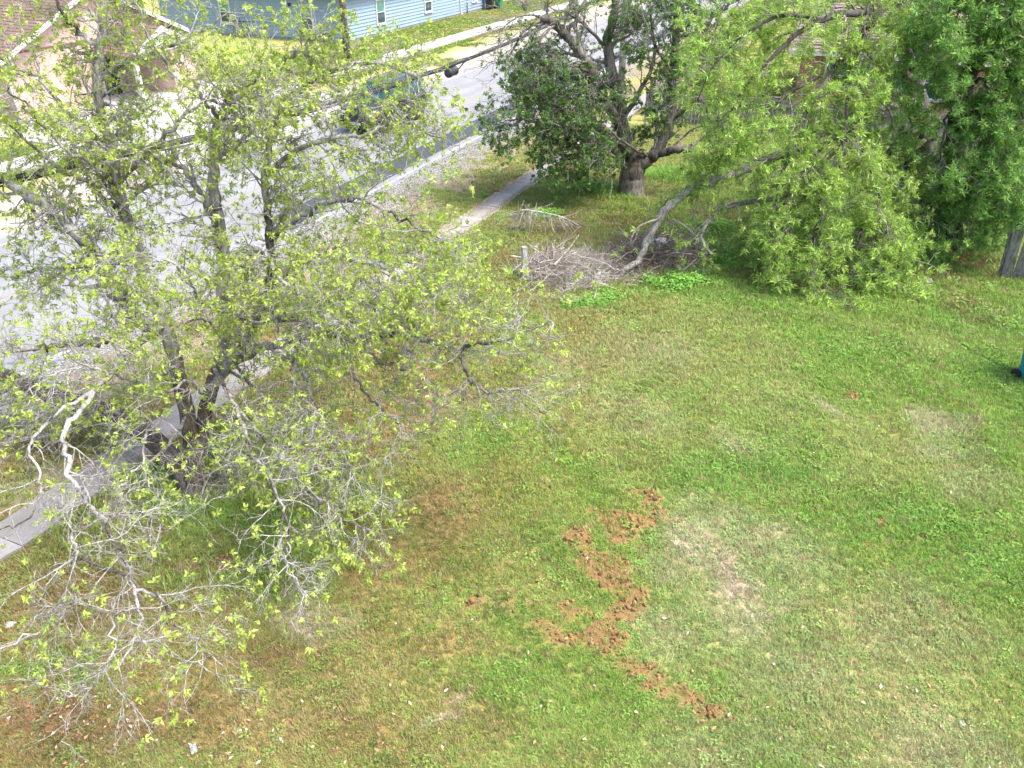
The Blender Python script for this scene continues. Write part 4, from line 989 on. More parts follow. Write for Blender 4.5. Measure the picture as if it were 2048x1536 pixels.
def finish_tree(name, label, T, base, bark_m, twig_m, forms, colf, limb_sides=8, singles=0, jitter=.5, sag=0., lowbark=None, smin=.75, smax=1.25):
    root = thing(name, label, 'tree', (base[0], base[1], 0)); b = np.array([base[0], base[1], 0.0])
    for lb in T.limbs:
        nm = lb['name']; me = tubes_mesh(nm, [(lb['P'] - b, lb['R'])], lowbark if (nm == 'trunk' and lowbark) else (M['twig_mid'] if lb['name'] == 'bowed_limb' else bark_m), limb_sides if lb['R'][0] > .05 else 6); link(nm, me, root)
    # limb-sized side branches are parts of their own, the finer ones are beyond counting
    tag(link('side_branches', tubes_mesh('side_branches', [(P - b, R) for P, R in T.l1], twig_m, 5), root), kind='stuff')
    tag(link('branchlets', tubes_mesh('branchlets', [(P - b, R) for P, R in T.l2], twig_m, 4), root), kind='stuff')
    if T.l3: tag(link('twigs', tubes_mesh('twigs', [(P - b, R) for P, R in T.l3], twig_m, 3), root), kind='stuff')
    pos = np.array([p for p, d in T.sprigs]); dirs = np.array([d for p, d in T.sprigs]); r = T.r
    if singles:
        dcam = np.linalg.norm(pos - np.array([0, 0, CAM_H]), axis=1); seen = np.array([abs(p[0]) < .62 * (p[1] * _c + (CAM_H - p[2]) * _s) and p[1] > 3 for p in pos]); dcam[~seen] = 1e9
        near = np.argsort(dcam)[:singles]; protos = []
        for k in range(6):
            V, F, I = forms[k % len(forms)]; me = npmesh('leaf_cluster', V, F, M['leaf']); c = colf(np.repeat(pos[near[k]][None], 1, 0), r)[0] * (1 + r.normal(0, .15, I.max() + 1))[I][:, None]
            set_col(me, 'lcol', np.clip(c, .01, .8)); protos.append(me)
        Rm = rand_frames(dirs[near], r, jitter, sag)
        for q, k in enumerate(near):
            o = link('leaf_cluster', protos[q % 6], root); o.matrix_local = Matrix.Translation(Vector(pos[k] - b)) @ Matrix(Rm[q].tolist()).to_4x4() @ Matrix.Scale(float(r.uniform(smin, smax)), 4)
        keep = np.ones(len(pos), bool); keep[near] = False; pos, dirs = pos[keep], dirs[keep]
    me = foliage_mesh('crown', pos - b, dirs, forms, lambda p, rr: colf(p + b, rr), r, jitter, sag, smin, smax)
    tag(link('crown', me, root), kind='stuff')
    print('TREE', name, 'faces', sum(len(o.data.polygons) for o in root.children), flush=True)
    print('TREE', name, 'limbs', len(T.limbs), 'l1', len(T.l1), 'l2', len(T.l2), 'l3', len(T.l3), 'sprigs', len(T.sprigs), flush=True)
    return root

# --- the wide tree in the left foreground, just coming into leaf
lt = Tree(21); bl = G(388, 985)
J = (330, 650, 10.5)
lt.limb([(388, 992, 10.0), (386, 930, 10.1), (374, 830, 10.2), (352, 730, 10.4), J, (305, 590, 10.8), (280, 520, 11.05), (252, 435, 11.2), (236, 370, 11.3), (222, 300, 11.4), (196, 205, 11.5), (200, 110, 11.6), (208, 20, 11.7), (212, -90, 11.8)], 0.132, .05, .8, .75, 'trunk', .5, .012)
lt.limb([(392, 990, 10.0), (398, 900, 10.2), (420, 790, 10.5), (447, 700, 10.8), (450, 620, 11), (446, 520, 11.2), (432, 420, 11.4)], 0.120, .09, .7, .35, 'trunk', .4, .012)
lt.limb([(384, 985, 10.05), (345, 918, 10.3), (282, 862, 10.8), (200, 822, 11.2), (120, 798, 11.4), (40, 770, 11.6), (-40, 742, 11.8)], 0.162, .15, .5, .5, 'trunk', .35, .012)
lt.limb([(338, 662, 10.5), (300, 648, 10.45), (262, 630, 10.4), (235, 590, 10.45), (185, 505, 10.6), (130, 448, 10.7), (60, 392, 10.9), (-30, 340, 11.1)], 0.115, .07, .8, 1)
lt.limb([(262, 635, 10.4), (240, 660, 9.9), (195, 685, 9.4), (130, 690, 9.0), (60, 700, 8.7), (0, 705, 8.4)], .06, .02, 0.55, 0.8)
lt.limb([(235, 590, 10.45), (205, 545, 10.5), (150, 538, 10.7), (80, 540, 10.9), (20, 560, 11)], .055, .02, .8, 1)
lt.limb([(432, 420, 11.4), (424, 330, 11.5), (440, 235, 11.6), (475, 175, 11.7), (520, 155, 11.7), (590, 110, 11.8), (650, 60, 11.9)], .085, .02, .9, 1.2)
lt.limb([(446, 520, 11.2), (420, 430, 11.2), (392, 372, 11.2), (355, 330, 11.3), (300, 312, 11.4), (230, 280, 11.5)], .06, .02, .8, 1.2)
lt.limb([(450, 740, 10.6), (495, 680, 10.8), (540, 565, 11.1), (538, 440, 11.4), (530, 340, 11.6), (565, 215, 11.8), (640, 150, 11.9), (740, 125, 11.8), (830, 150, 11.6)], .09, .02, .9, 1.15)
lt.limb([(425, 775, 10.5), (480, 715, 10.1), (560, 690, 9.9), (650, 668, 9.7), (720, 678, 9.5), (810, 665, 9.2), (870, 688, 9.0), (918, 700, 8.9)], 0.068, .035, .7, .7)
lt.limb([(916, 702, 8.9), (945, 688, 8.8), (990, 684, 8.7), (1040, 668, 8.6), (1112, 640, 8.5)], .03, .008, 0.6, 1.3, start=.05)
lt.limb([(917, 702, 8.9), (934, 738, 8.7), (948, 770, 8.6), (985, 786, 8.5), (1012, 780, 8.4), (1050, 786, 8.3), (1092, 832, 8.2)], .027, .008, 0.5, 1.0, start=.05)
lt.limb([(720, 678, 9.5), (752, 720, 9.2), (800, 735, 9.0), (850, 760, 8.8), (905, 815, 8.6)], .03, .008, 0.5, 0.9)
lt.limb([(690, 680, 9.6), (705, 740, 9.2), (735, 790, 8.9), (790, 840, 8.6), (830, 880, 8.4)], .028, .007, 0.35, 1.0)
lt.limb([(560, 690, 9.9), (608, 750, 9.2), (630, 815, 8.7), (622, 875, 8.4), (632, 930, 8.1), (660, 975, 7.9)], 0.027, .008, 0.35, 0.9)
lt.limb([(600, 680, 9.8), (590, 770, 9.0), (650, 850, 8.5), (700, 930, 8.1), (730, 1010, 7.8)], 0.022, .007, 0.5, 0.9)
lt.limb([J, (262, 700, 9.5), (190, 782, 8.5), (132, 865, 7.8), (135, 940, 7.3), (170, 998, 7.0), (208, 1045, 6.6), (242, 1112, 6.2), (268, 1180, 5.9), (277, 1260, 5.5), (228, 1345, 5.2)], 0.043, .010, 0.16, 0.5, start=.3)
lt.limb([(255, 1150, 6.0), (205, 1138, 6.0), (152, 1112, 6.0), (146, 1060, 6.1), (150, 1100, 5.9), (138, 1180, 5.75), (100, 1235, 5.5), (20, 1292, 5.2)], 0.018, .008, 0.15, 0.6, start=.2)
lt.limb([(275, 1215, 5.75), (222, 1235, 5.6), (222, 1310, 5.3), (195, 1360, 5.1), (140, 1390, 5.0)], 0.014, .006, 0.22, 0.7)
lt.limb([(190, 782, 8.5), (110, 830, 8.0), (60, 893, 7.6), (82, 965, 7.2), (60, 1030, 6.9), (0, 1060, 6.7)], 0.025, .008, 0.3, 0.45)
lt.limb([(430, 740, 10.5), (470, 810, 8.9), (500, 900, 7.9), (545, 965, 7.3), (578, 1060, 6.7), (570, 1130, 6.4), (618, 1195, 6.1)], 0.030, .008, 0.32, 0.55)
lt.limb([(470, 810, 8.9), (520, 870, 8.2), (600, 960, 7.6), (680, 1030, 7.2), (740, 1060, 7.0)], 0.020, .007, 0.55, 0.7)
lt.limb([(374, 830, 10.2), (330, 900, 9.0), (250, 960, 8.0), (240, 1000, 7.6), (300, 1040, 7.2), (340, 1060, 7.0)], 0.025, .008, 0.25, 0.35)
lt.limb([(268, 1180, 5.9), (320, 1195, 5.8), (350, 1240, 5.6), (395, 1290, 5.4), (410, 1330, 5.2)], .02, .006, 0.5, 0.9)
lt.limb([(540, 565, 11.1), (620, 520, 10.8), (710, 520, 10.4), (780, 540, 10.0), (850, 578, 9.6), (890, 600, 9.35), (915, 596, 9.2)], .06, .010, .95, 1.5)
lt.limb([(538, 480, 11.3), (600, 430, 11.1), (680, 400, 10.9), (760, 412, 10.7), (850, 460, 10.4), (925, 500, 10.2)], .055, .010, .9, 1.2)
lt.limb([(532, 350, 11.6), (590, 300, 11.4), (660, 278, 11.3), (730, 268, 11.2), (800, 240, 11.2), (870, 275, 11.1), (915, 260, 11)], .05, .008, .8, 1.0)
lt.limb([(220, 290, 11.4), (150, 240, 11.3), (90, 170, 11.2), (20, 130, 11.1), (-30, 90, 11)], .05, .010, .9, 0.8)
lt.limb([(198, 160, 11.55), (260, 120, 11.5), (320, 100, 11.6), (400, 60, 11.7), (470, 20, 11.8)], .045, .010, .9, 0.8)
lt.limb([(202, 100, 11.6), (150, 60, 11.5), (110, 0, 11.5), (60, -60, 11.5)], .04, .012, .9, 0.8)
lt.limb([(236, 370, 11.3), (300, 300, 11.2), (360, 240, 11.1), (420, 200, 11), (500, 210, 10.9), (560, 180, 10.8)], .04, .010, .9, 0.8)
lt.limb([(252, 435, 11.2), (180, 370, 11.0), (110, 330, 10.8), (30, 260, 10.6), (-20, 230, 10.5)], .045, .010, .9, 1.0)
lt.limb([(446, 540, 11.2), (520, 500, 10.6), (560, 560, 10.0), (640, 600, 9.6), (700, 600, 9.3), (780, 620, 9.0)], .045, .009, .95, 1.3)
lt.limb([(450, 620, 11), (400, 600, 10.2), (380, 560, 9.8), (330, 520, 9.5), (250, 520, 9.2)], .035, .009, .9, 1.1)
lt.limb([(352, 730, 10.4), (310, 755, 9.7), (255, 760, 9.1), (190, 735, 8.7), (120, 745, 8.4), (60, 780, 8.2)], .03, .008, .6, .9)
lt.limb([(410, 800, 10.4), (380, 765, 9.5), (330, 790, 8.9), (300, 850, 8.4), (285, 920, 8.0), (300, 970, 7.7)], .026, .007, .5, .6)
lt.limb([(447, 700, 10.8), (500, 765, 9.6), (545, 820, 9.0), (565, 885, 8.5), (560, 930, 8.2)], .03, .007, .55, 1.1)
lt.limb([(447, 690, 10.8), (420, 645, 10.0), (380, 640, 9.5), (310, 690, 9.1), (260, 720, 8.9)], .026, .007, .7, .9)
lt.limb([(450, 640, 10.9), (500, 640, 10.0), (560, 640, 9.5), (630, 645, 9.1), (700, 640, 8.8)], .032, .007, .8, 1.2)
lt.limb([(236, 380, 11.3), (190, 330, 10.8), (120, 290, 10.4), (60, 210, 10.2), (10, 180, 10)], .035, .008, .9, 0.8)
lt.limb([(440, 240, 11.6), (400, 190, 11.3), (350, 150, 11.2), (290, 60, 11.2), (260, -20, 11.2)], .035, .008, .9, 0.8)
lt.limb([(424, 330, 11.5), (470, 290, 11.2), (500, 260, 11), (450, 210, 10.9)], .03, .008, .9, 1.1)
lt.limb([(640, 150, 11.9), (690, 190, 11.5), (740, 215, 11.3), (790, 205, 11.2), (840, 190, 11.1)], .03, .008, 1, 1.3)
lt.grow(dict(per_m=8.6, L=.85, ang=1.05, wig=.20, grav=-.06, seg=7, rmin=.008), dict(n=6.2, L=.42, ang=.85, wig=.24, grav=-.05, seg=5, rmin=.0045, sprigs=1), dict(n=3.6, L=.20, ang=.8, wig=.22, grav=-.04, seg=3, rmin=.0030, sprigs=1, leaf=.64))
def col_left(p, r):
    n = len(p); k = r.random((n, 1)); return (np.array([.30, .42, .065]) * (1 - k) + np.array([.48, .57, .14]) * k) * r.uniform(.7, 1.15, (n, 1))
F_LEFT = [sprig_form(k, 7, .064, .027, .85, .075, .30, False) for k in range(5)]
finish_tree('spreading_tree', 'wide spreading grey tree just coming into pale green leaf, left foreground', lt, bl, M['bark_left'], M['twig_left'], F_LEFT, col_left, 9, 300, .6, -.45, M['bark_low'], .6, 1.15)

# --- the dark leaning tree by the sidewalk
ct = Tree(33); bc = G(1262, 388)
ct.limb([(1263, 396, 24.95), (1262, 370, 24.95), (1264, 340, 24.95), (1266, 318, 24.96), (1266, 306, 24.97)], .44, .30, 0, 0, 'trunk', wob=.012)
ct.limb([(1264, 350, 24.97), (1258, 328, 25.0), (1250, 300, 25.1), (1244, 240, 25.2), (1228, 160, 25.3), (1216, 90, 25.4), (1228, 20, 25.5), (1235, -60, 25.6)], .30, .09, .7, 1, 'trunk', .2, .02)
ct.limb([(1270, 350, 24.95), (1282, 328, 24.92), (1310, 306, 24.9), (1340, 240, 25), (1345, 150, 25.2), (1352, 60, 25.4), (1360, -40, 25.5)], .25, .08, .8, 1, 'trunk', .3, .02)
ct.limb([(1308, 310, 24.9), (1345, 300, 24.6), (1386, 296, 24.4)], .14, .11, 0, .3)
ct.limb([(1244, 260, 25.2), (1205, 190, 25), (1190, 150, 24.9), (1166, 112, 24.8), (1132, 70, 24.7), (1102, 42, 24.6), (1084, 36, 24.5)], .16, .11, .25, 1.2)
ct.limb([(1100, 42, 24.6), (1050, 60, 24.4), (1020, 110, 24.3), (1000, 130, 24.2)], .045, .012, .1, 1.5)
ct.limb([(1132, 70, 24.7), (1160, 20, 24.7), (1190, -40, 24.8)], .07, .03, .4, 1.2)
ct.limb([(1250, 300, 25.1), (1190, 255, 24.5), (1130, 220, 24.2), (1060, 180, 24)], .10, .02, .35, 1.6)
ct.limb([(1252, 320, 25.1), (1190, 285, 24.4), (1120, 262, 24), (1050, 240, 23.8), (1010, 240, 23.8)], .09, .02, .9, 2.0)
ct.limb([(1244, 240, 25.2), (1280, 180, 25), (1310, 110, 25), (1300, 30, 25)], .09, .03, .9, 1.3)
ct.limb([(1228, 160, 25.3), (1160, 150, 25.2), (1100, 140, 25.1), (1050, 150, 25)], .07, .02, 1, 1.6)
ct.limb([(1340, 240, 25), (1400, 200, 24.6), (1420, 240, 24.4)], .08, .05, .5, .8)
ct.limb([(1258, 335, 25), (1210, 330, 24.4), (1160, 320, 24.1), (1120, 320, 23.9)], .06, .02, 1, 2.0)
ct.limb([(1300, 315, 24.9), (1250, 285, 24.2), (1200, 250, 24), (1150, 235, 24)], .05, .012, .15, 1.6)
ct.limb([(1345, 150, 25.2), (1390, 110, 25), (1430, 60, 25), (1450, 0, 25)], .06, .02, .9, 1.4)
ct.limb([(1216, 90, 25.4), (1260, 70, 25.2), (1300, 20, 25.2), (1340, -20, 25.2)], .05, .02, .9, 1.4)
ct.limb([(1244, 230, 25.2), (1190, 200, 25.6), (1130, 190, 25.8), (1070, 210, 25.8)], .06, .02, 1, 2)
ct.limb([(1192, 152, 24.9), (1145, 132, 24.6), (1090, 130, 24.4), (1035, 165, 24.2)], .06, .012, .05, 1.8)
ct.limb([(1168, 114, 24.8), (1120, 108, 24.6), (1082, 140, 24.4), (1062, 205, 24.2)], .055, .012, .05, 1.8)
ct.limb([(1104, 44, 24.6), (1060, 30, 24.4), (1025, 40, 24.3), (990, 75, 24.2)], .04, .010, .05, 1.8)
ct.limb([(1216, 100, 25.4), (1180, 60, 25.2), (1140, 30, 25), (1090, 10, 24.8)], .06, .012, .15, 1.6)
ct.limb([(1345, 150, 25.2), (1310, 90, 25), (1290, 40, 24.9), (1250, 5, 24.8)], .05, .012, .2, 1.6)
ct.limb([(1256, 330, 24.9), (1200, 300, 24.0), (1140, 285, 23.7), (1080, 290, 23.6)], .05, .012, .8, 1.0)
ct.limb([(1250, 300, 25.1), (1180, 230, 24.6), (1110, 170, 24.4), (1050, 120, 24.3)], .05, .012, .9, 1.8)
ct.grow(dict(per_m=3.8, L=1.3, ang=.95, wig=.16, grav=-.03, seg=7, rmin=.014), dict(n=5.4, L=.66, ang=.8, wig=.2, grav=-.03, seg=5, rmin=.008, sprigs=3), dict(n=2.6, L=.32, ang=.7, wig=.2, grav=-.02, seg=3, rmin=.005, sprigs=2, leaf=.88))
def col_mid(p, r):
    n = len(p); k = r.random((n, 1)) ** 1.6; return (np.array([.075, .175, .045]) * (1 - k) + np.array([.23, .36, .085]) * k) * r.uniform(.7, 1.2, (n, 1))
F_MID = [sprig_form(20 + k, 7, .085, .042, .9, .09, .15, False) for k in range(4)]
finish_tree('leaning_tree', 'dark gnarled tree with bare leaning limbs beside the sidewalk', ct, bc, M['bark_mid'], M['twig_mid'], F_MID, col_mid, 12, 0, .6, -.1)

# --- the bright drooping tree on the right
rt = Tree(44); br = G(1868, 412)
rt.limb([(1868, 415, 24.0), (1862, 350, 24), (1850, 280, 24), (1834, 200, 24), (1828, 135, 24), (1842, 50, 24), (1858, -60, 24)], .40, .18, .3, .25, 'trunk', .5, .02)
rt.limb([(1832, 170, 24), (1812, 150, 23.8), (1796, 136, 23.7)], .14, .11, 0, 0)
rt.limb([(1834, 200, 24), (1760, 215, 22.5), (1680, 245, 21), (1580, 300, 19.6), (1480, 345, 19.1), (1395, 372, 18.9), (1338, 412, 18.8), (1300, 470, 18.6), (1272, 525, 18.5), (1226, 557, 18.45)], .15, .07, .45, .3, 'bowed_limb', .1)
rt.limb([(1700, 290, 21), (1620, 372, 19.6), (1530, 400, 19.3), (1445, 416, 19.1), (1412, 450, 18.9), (1402, 478, 18.8), (1422, 508, 18.6)], .09, .03, .4, .5, 'bowed_limb')
rt.limb([(1828, 135, 24), (1790, 60, 22.5), (1720, 30, 21), (1640, 40, 20), (1560, 100, 19.4), (1480, 190, 19), (1440, 270, 18.8)], .13, .015, .95, 1.2)
rt.limb([(1838, 60, 24), (1790, 5, 23), (1720, 70, 21.5), (1660, 150, 20.2), (1600, 250, 19.3), (1560, 360, 18.7), (1540, 470, 18.3)], .13, .012, .95, 1.3)
rt.limb([(1834, 190, 24), (1770, 190, 22), (1700, 260, 20), (1650, 370, 18.6), (1630, 470, 18), (1600, 560, 17.6)], .10, .012, .95, 1.5)
rt.limb([(1845, 250, 24), (1790, 290, 21.5), (1750, 380, 19.6), (1720, 470, 18.4), (1700, 555, 17.8)], .09, .012, .95, 1.6)
rt.limb([(1850, 280, 24), (1820, 310, 21.5), (1800, 390, 19.6), (1780, 470, 18.6), (1770, 550, 18)], .09, .012, .95, 1.6)
rt.limb([(1700, 260, 20), (1640, 300, 19), (1590, 380, 18.4), (1580, 480, 18)], .05, .010, .95, 1.6)
rt.limb([(1640, 40, 20), (1580, 30, 19.5), (1500, 60, 19.3), (1430, 130, 19.2), (1390, 210, 19.1)], .06, .010, .95, 1.4)
rt.limb([(1640, 150, 20.2), (1560, 200, 19.5), (1500, 260, 19.2), (1450, 300, 19), (1420, 350, 18.9)], .05, .010, .9, 1.5)
rt.limb([(1842, 50, 24), (1760, -40, 22.5), (1660, -60, 21.5), (1560, -30, 21), (1500, 40, 20.8)], .12, .02, .95, 1.2)
rt.limb([(1850, 0, 24), (1900, -60, 23), (1960, -20, 22), (1990, 60, 21.5)], .1, .02, .95, 1.2)
rt.limb([(1720, 70, 21.5), (1700, 160, 20.2), (1690, 250, 19.2), (1680, 330, 18.6), (1690, 420, 18.2)], .06, .010, .95, 1.5)
rt.limb([(1600, 310, 19.3), (1520, 320, 18.9), (1460, 310, 18.7), (1410, 330, 18.6)], .045, .010, .7, 1.6)
rt.limb([(1640, 440, 18.1), (1620, 520, 17.7), (1625, 575, 17.5), (1650, 620, 17.2)], .03, .008, .5, 1.4)
rt.limb([(1760, 430, 19), (1800, 500, 18.3), (1830, 550, 18)], .04, .010, .95, 1.5)
rt.limb([(1850, 10, 24), (1800, -30, 22.5), (1740, 10, 21.2), (1730, 70, 20.4), (1745, 130, 19.9)], .07, .012, .95, 1.2)
rt.limb([(1842, 50, 24), (1880, 0, 22.5), (1900, 40, 21.2), (1890, 110, 20.6)], .07, .012, .95, 1.3)
rt.limb([(1560, -30, 21), (1490, -10, 20.6), (1420, 40, 20.4), (1380, 120, 20.2)], .05, .012, .9, 1.3)
rt.limb([(1700, 250, 20), (1740, 330, 18.9), (1760, 420, 18.2), (1750, 500, 17.8)], .04, .010, .95, 1.5)
rt.limb([(1620, 372, 19.6), (1560, 420, 18.7), (1540, 480, 18.2), (1560, 545, 17.9)], .04, .010, .9, 1.4)
rt.grow(dict(per_m=2.7, L=1.15, ang=.9, wig=.16, grav=-.16, seg=7, rmin=.013), dict(n=5, L=.6, ang=.8, wig=.18, grav=-.14, seg=5, rmin=.0065, sprigs=2), dict(n=3, L=.34, ang=.75, wig=.18, grav=-.1, seg=3, rmin=.0042, sprigs=2, leaf=.92))
def col_right(p, r):
    n = len(p); k = r.random((n, 1)); return (np.array([.23, .41, .065]) * (1 - k) + np.array([.47, .62, .15]) * k) * r.uniform(.65, 1.2, (n, 1))
F_RIGHT = [sprig_form(40 + k, 8, .125, .026, .95, .07, .12, True) for k in range(4)]
finish_tree('drooping_tree', 'bright green drooping tree whose boughs hang to the lawn on the right', rt, br, M['bark_right'], M['twig_right'], F_RIGHT, col_right, 10, 300, .55, -.1)

# --- the tree at the right edge, shade put into its deeper leaf green
et = Tree(55); be = G(1898, 492)
et.limb([(1898, 496, 20.4), (1896, 430, 20.5), (1900, 350, 20.6), (1915, 260, 20.8), (1935, 150, 21), (1955, 40, 21.2), (1965, -60, 21.4)], .36, .14, .4, .4, 'trunk', .4, .02)
et.limb([(1898, 470, 20.45), (1930, 400, 20.8), (1965, 320, 21), (2010, 220, 21.2), (2060, 120, 21.4)], .2, .08, .7, .7, 'trunk', .3, .02)
et.limb([(1915, 260, 20.8), (1960, 220, 20), (2000, 250, 19.4), (2020, 330, 19), (2025, 420, 18.7)], .09, .015, 1, 1.6)
et.limb([(1935, 150, 21), (1985, 110, 20.2), (2030, 160, 19.6), (2050, 260, 19.2)], .08, .015, 1, 1.6)
et.limb([(1905, 330, 20.6), (1930, 320, 19.6), (1950, 370, 19.1), (1960, 440, 18.9)], .07, .015, 1, 1.7)
et.limb([(1955, 40, 21.2), (1990, -10, 20.6), (2030, 30, 20), (2060, 110, 19.6)], .08, .02, 1, 1.5)
et.limb([(1945, 90, 21.1), (1910, 50, 20.4), (1880, 90, 19.8), (1870, 170, 19.5)], .07, .015, .9, 1.3)
et.limb([(1965, 320, 21), (2000, 360, 20.2), (2040, 420, 19.8)], .06, .015, 1, 1.6)
et.limb([(1900, 380, 20.6), (1870, 400, 19.8), (1860, 450, 19.3), (1880, 510, 19)], .05, .010, .9, 1.3)
et.limb([(1920, 230, 20.8), (1895, 230, 20), (1885, 290, 19.6), (1880, 350, 19.4)], .05, .010, .8, 1.1)
et.limb([(2010, 220, 21.2), (2040, 200, 20.6), (2070, 260, 20.2)], .05, .010, 1, 1.5)
et.limb([(1960, -20, 21.3), (1930, -40, 20.6), (1900, 10, 20), (1890, 70, 19.7)], .06, .012, .95, 1.4)
et.limb([(1965, -40, 21.4), (2010, -50, 20.6), (2050, 0, 20), (2060, 60, 19.8)], .06, .012, 1, 1.5)
et.limb([(1935, 180, 21), (1965, 160, 20), (1985, 210, 19.5), (1980, 290, 19.2)], .05, .012, 1, 1.5)
et.grow(dict(per_m=3.2, L=1.1, ang=.9, wig=.16, grav=-.08, seg=7, rmin=.013), dict(n=5.2, L=.6, ang=.8, wig=.18, grav=-.08, seg=5, rmin=.0065, sprigs=2), dict(n=3, L=.34, ang=.75, wig=.18, grav=-.06, seg=3, rmin=.0042, sprigs=3))
def col_edge_shade(p, r):
    n = len(p); k = r.random((n, 1)) ** 1.4; return (np.array([.12, .29, .06]) * (1 - k) + np.array([.30, .48, .11]) * k) * r.uniform(.65, 1.2, (n, 1))  # leaf greens darkened to stand in for shade, same kind as the drooping tree
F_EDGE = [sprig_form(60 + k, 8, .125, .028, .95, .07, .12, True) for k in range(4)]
finish_tree('shade_green_tree', 'leafy tree with shade painted into its deep green, on the right edge above the plank fence', et, be, M['bark_right'], M['twig_right'], F_EDGE, col_edge_shade, 10, 0, .55, -.05)

# ------------------------------------------------------------------ brush piles, dead branches, post, stones and litter
def stick(r, p, d, L, rad, seg=6, wig=.12):
    d = unit(np.asarray(d, float)); P = [np.asarray(p, float)]
    for i in range(seg): d = unit(d + r.normal(0, wig, 3)); P.append(P[-1] + d * L / seg)
    return np.array(P), rad * np.linspace(1, .3, seg + 1)
def brush_pile(label, c, rx, ry, h, n, nt, seed, mats):
    r = np.random.default_rng(seed); root = thing('brush_pile', label, 'brush pile', (c[0], c[1], 0)); tw = []
    for k in range(n):
        a = r.uniform(0, 6.283); q = math.sqrt(r.random()); x, y = rx * q * math.cos(a), ry * q * math.sin(a); z = .03 + h * (1 - q) * r.uniform(.1, 1)
        L = r.uniform(.4, 1.5); b = r.uniform(0, 6.283); P, R = stick(r, (x, y, z), (math.cos(b), math.sin(b), r.normal(0.02, .16)), L, r.uniform(.007, .026) * (1.6 if k < 12 else 1), 6, .13)
        P -= np.array([math.cos(b), math.sin(b), 0]) * L * .5; P[:, 2] = np.maximum(P[:, 2], .025)
        link('stick', tubes_mesh('stick', [(P, R)], mats[0] if r.random() < .6 else mats[1], 5), root)
        for j in range(3):
            f = P[r.integers(1, 6)]; tw.append(stick(r, f, r.normal(0, 1, 3) + (0, 0, .25), r.uniform(.15, .5), .006, 4, .2))
    for k in range(nt):
        a = r.uniform(0, 6.283); q = math.sqrt(r.random()); tw.append(stick(r, (rx * q * math.cos(a), ry * q * math.sin(a), .03 + h * (1 - q * .8) * r.random()), r.normal(0, 1, 3) * (1, 1, .4), r.uniform(.2, .7), r.uniform(.004, .007), 5, .2))
    for P, R in tw: P[:, 2] = np.maximum(P[:, 2], .02)
    tag(link('fine_twigs', tubes_mesh('fine_twigs', tw, mats[1], 3), root), kind='stuff')
    return root
c1 = G(1135, 548); c2 = G(1310, 512); c3 = G(1240, 545)
brush_pile('low brush pile of brown and grey twigs beside the short grey post', c1, 1.25, 1.1, .62, 160, 1700, 71, (M['deadwood'], M['deadwood']))
brush_pile('brush pile of bleached branches around a crumpled bag', c2, 1.2, 1.05, .52, 150, 1100, 72, (M['deadwood'], M['deadbrown']))
brush_pile('thin scatter of grey sticks between the two brush piles', c3, 1.0, .8, .18, 50, 200, 73, (M['deadwood'], M['deadbrown']))
def dead_branch(name, label, ctrl, r0, n, seed, drop, mat, Lm=.6):
    r = np.random.default_rng(seed); C = np.array([G(px, py, z) for px, py, z in ctrl]); P = spline(C, 6 * len(C)); b = np.array([C[0][0], C[0][1], 0])
    root = thing(name, label, 'dead branch', b); R = r0 * np.linspace(1, .35, len(P))
    link('stem', tubes_mesh('stem', [(P - b, R)], mat, 7), root); tw = []
    for k in range(n):
        q = P[r.integers(1, len(P))]; S, Q = stick(r, q, (r.normal(0, .7), r.normal(0, .7), -drop + r.normal(0, .5)), Lm * r.uniform(.5, 1.4), r0 * .35, 5, .15); S[:, 2] = np.maximum(S[:, 2], .02)
        link('side_stem', tubes_mesh('side_stem', [(S - b, Q)], mat, 4), root)
        for j in range(4):
            w = S[r.integers(1, 5)]; A, B = stick(r, w, r.normal(0, 1, 3) + (0, 0, -drop * .5), .25 * r.uniform(.5, 1.5), .005, 3, .2); A[:, 2] = np.maximum(A[:, 2], .02); tw.append((A - b, B))
    tag(link('fine_twigs', tubes_mesh('fine_twigs', tw, mat, 3), root), kind='stuff'); return root
dead_branch('fallen_branch', 'bleached fallen branch arching over the grass beside the sidewalk', [(1158, 452, .05), (1125, 435, .45), (1085, 425, .6), (1045, 420, .65), (1030, 425, .5)], .03, 60, 81, .8, M['deadwood'], .9)
dead_branch('fallen_branch', 'thin dead branch lying right of the brush piles', [(1420, 508, .05), (1390, 470, .3), (1350, 440, .35), (1300, 430, .25)], .022, 20, 82, .3, M['deadwood'])
dead_branch('fallen_branch', 'pale dead branch on the grass near the left tree trunk', [(470, 930, .05), (430, 940, .25), (410, 970, .2), (400, 1010, .05)], .02, 26, 83, .3, M['deadwood'], .5)
dead_branch('fallen_branch', 'tangle of grey twigs beyond the sidewalk at the left edge', [(40, 880, .1), (110, 870, .4), (170, 850, .45), (220, 850, .2)], .03, 34, 84, .2, M['deadwood'], .7)
po = G(1048, 562)
pt = thing('wooden_post', 'short square grey wooden post standing beside the brush pile', 'post', (po[0], po[1], 0), .3)
MB().prism([(-.06, -.06, -.1), (.06, -.06, -.1), (.06, .06, -.1), (-.06, .06, -.1)], (0.0, 0, .98)).build('shaft', M['postwood'], pt, bevel=.006)
MB().box(-.064, -.06, -.03, .03, .4, .44).build('nail_plate', M['rim'], pt)
M['bag'] = simple('white_plastic', (.72, .73, .76), (.45, .47, .55), 9, .4, .3)
M['bagyellow'] = simple('yellow_rag', (.62, .56, .22), (.45, .4, .15), 9, .8, .3)
M['bluemark'] = simple('blue_print', (.12, .16, .42), (.1, .13, .35), 9, .5, .1)
M['palestone'] = simple('pale_stone', (.22, .215, .195), (.15, .147, .135), 6, .9, .4)
M['clear'] = simple('cloudy_plastic', (.66, .68, .66), (.5, .52, .5), 10, .3, .2)
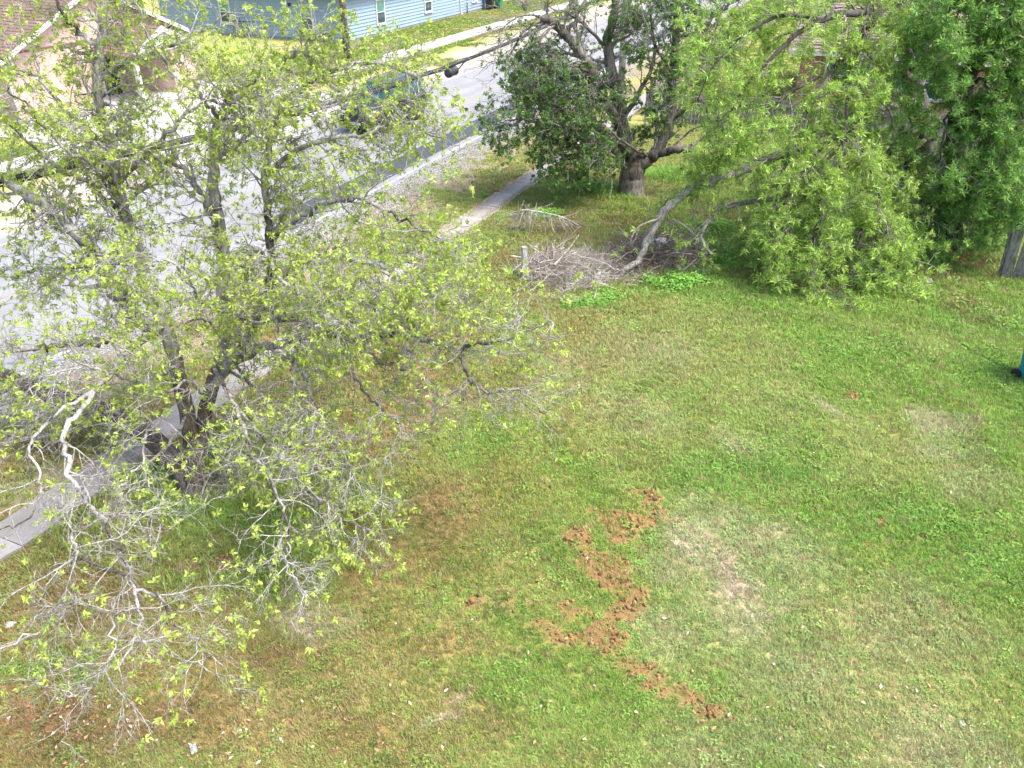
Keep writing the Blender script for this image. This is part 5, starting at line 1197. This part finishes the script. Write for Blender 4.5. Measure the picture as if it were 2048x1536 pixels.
def lump(name, label, cat, px, py, sx, sy, sz, mat, seed, rough=.25, dz=0.0, sub=3):
    r = np.random.default_rng(seed); c = G(px, py); bm = bmesh.new(); bmesh.ops.create_icosphere(bm, subdivisions=sub, radius=1)
    ph_ = r.uniform(0, 6, 6)
    for v in bm.verts:
        p = v.co.copy(); k = 1 + rough * (math.sin(3.1 * p.x + ph_[0]) * math.sin(2.7 * p.y + ph_[1]) + .6 * math.sin(6 * p.z + 5 * p.x + ph_[2]) + .4 * math.sin(11 * p.y + 7 * p.x + ph_[3])) + r.normal(0, rough * .18)
        v.co = Vector((p.x * k * sx, p.y * k * sy, (p.z * k + .75) * sz))
    me = bpy.data.meshes.new(name); bm.to_mesh(me); bm.free(); me.materials.append(mat)
    o = link(name, me, None, (c[0], c[1], dz)); o.rotation_euler = (0, 0, r.uniform(0, 6)); return tag(o, label, cat)
lump('plastic_bag', 'crumpled white and blue plastic bag lying in the brush pile', 'bag', 1310, 508, .26, .18, .13, M['bag'], 1, .35, .18, 4)
lump('cloth_rag', 'dull yellow rag beside the crumpled plastic bag', 'rag', 1328, 494, .12, .09, .07, M['bagyellow'], 2, .35, .3)
lump('plastic_bottle_scrap', 'white plastic scrap at the foot of the bowed limb', 'litter', 1212, 558, .12, .06, .05, M['clear'], 3, .2)
lump('stone', 'pale flat stone on the lawn under the hanging boughs', 'stone', 1848, 568, .22, .14, .08, M['palestone'], 4, .15)
M['white'] = simple('dull_white_paper', (.42, .42, .41), (.3, .3, .29), 12, .8, .2); M['clear'] = simple('cloudy_film', (.42, .44, .43), (.26, .28, .27), 14, .4, .3)
lump('plastic_scrap', 'crumpled white scrap on the brown grass near the bottom left', 'litter', 388, 1500, .04, .065, .025, M['clear'], 5, .35)
lump('paper_scrap', 'small white paper scrap at the left edge of the lawn', 'litter', 22, 1252, .05, .06, .03, M['white'], 6, .3)
lump('plastic_scrap', 'tiny pale scrap of plastic left of the crumpled white one', 'litter', 478, 1462, .03, .02, .012, M['clear'], 7, .3)
lump('bottle_cap', 'small blue-white cap in the weeds below the brush pile', 'litter', 1168, 602, .05, .05, .04, M['bag'], 8, .15)
lump('paper_scrap', 'white scrap on the lawn at the lower right', 'litter', 1924, 1448, .035, .03, .015, M['white'], 9, .3)
lump('plastic_scrap', 'white scrap beside the sidewalk past the left tree', 'litter', 818, 486, .14, .09, .05, M['clear'], 10, .3)
lump('ant_mound', 'low round mound of bare soil in the grass near the left tree', 'mound', 376, 1135, .17, .15, .035, simple('mound_soil', (.19, .125, .065), (.14, .09, .05), 20, .95, .5), 11, .08)
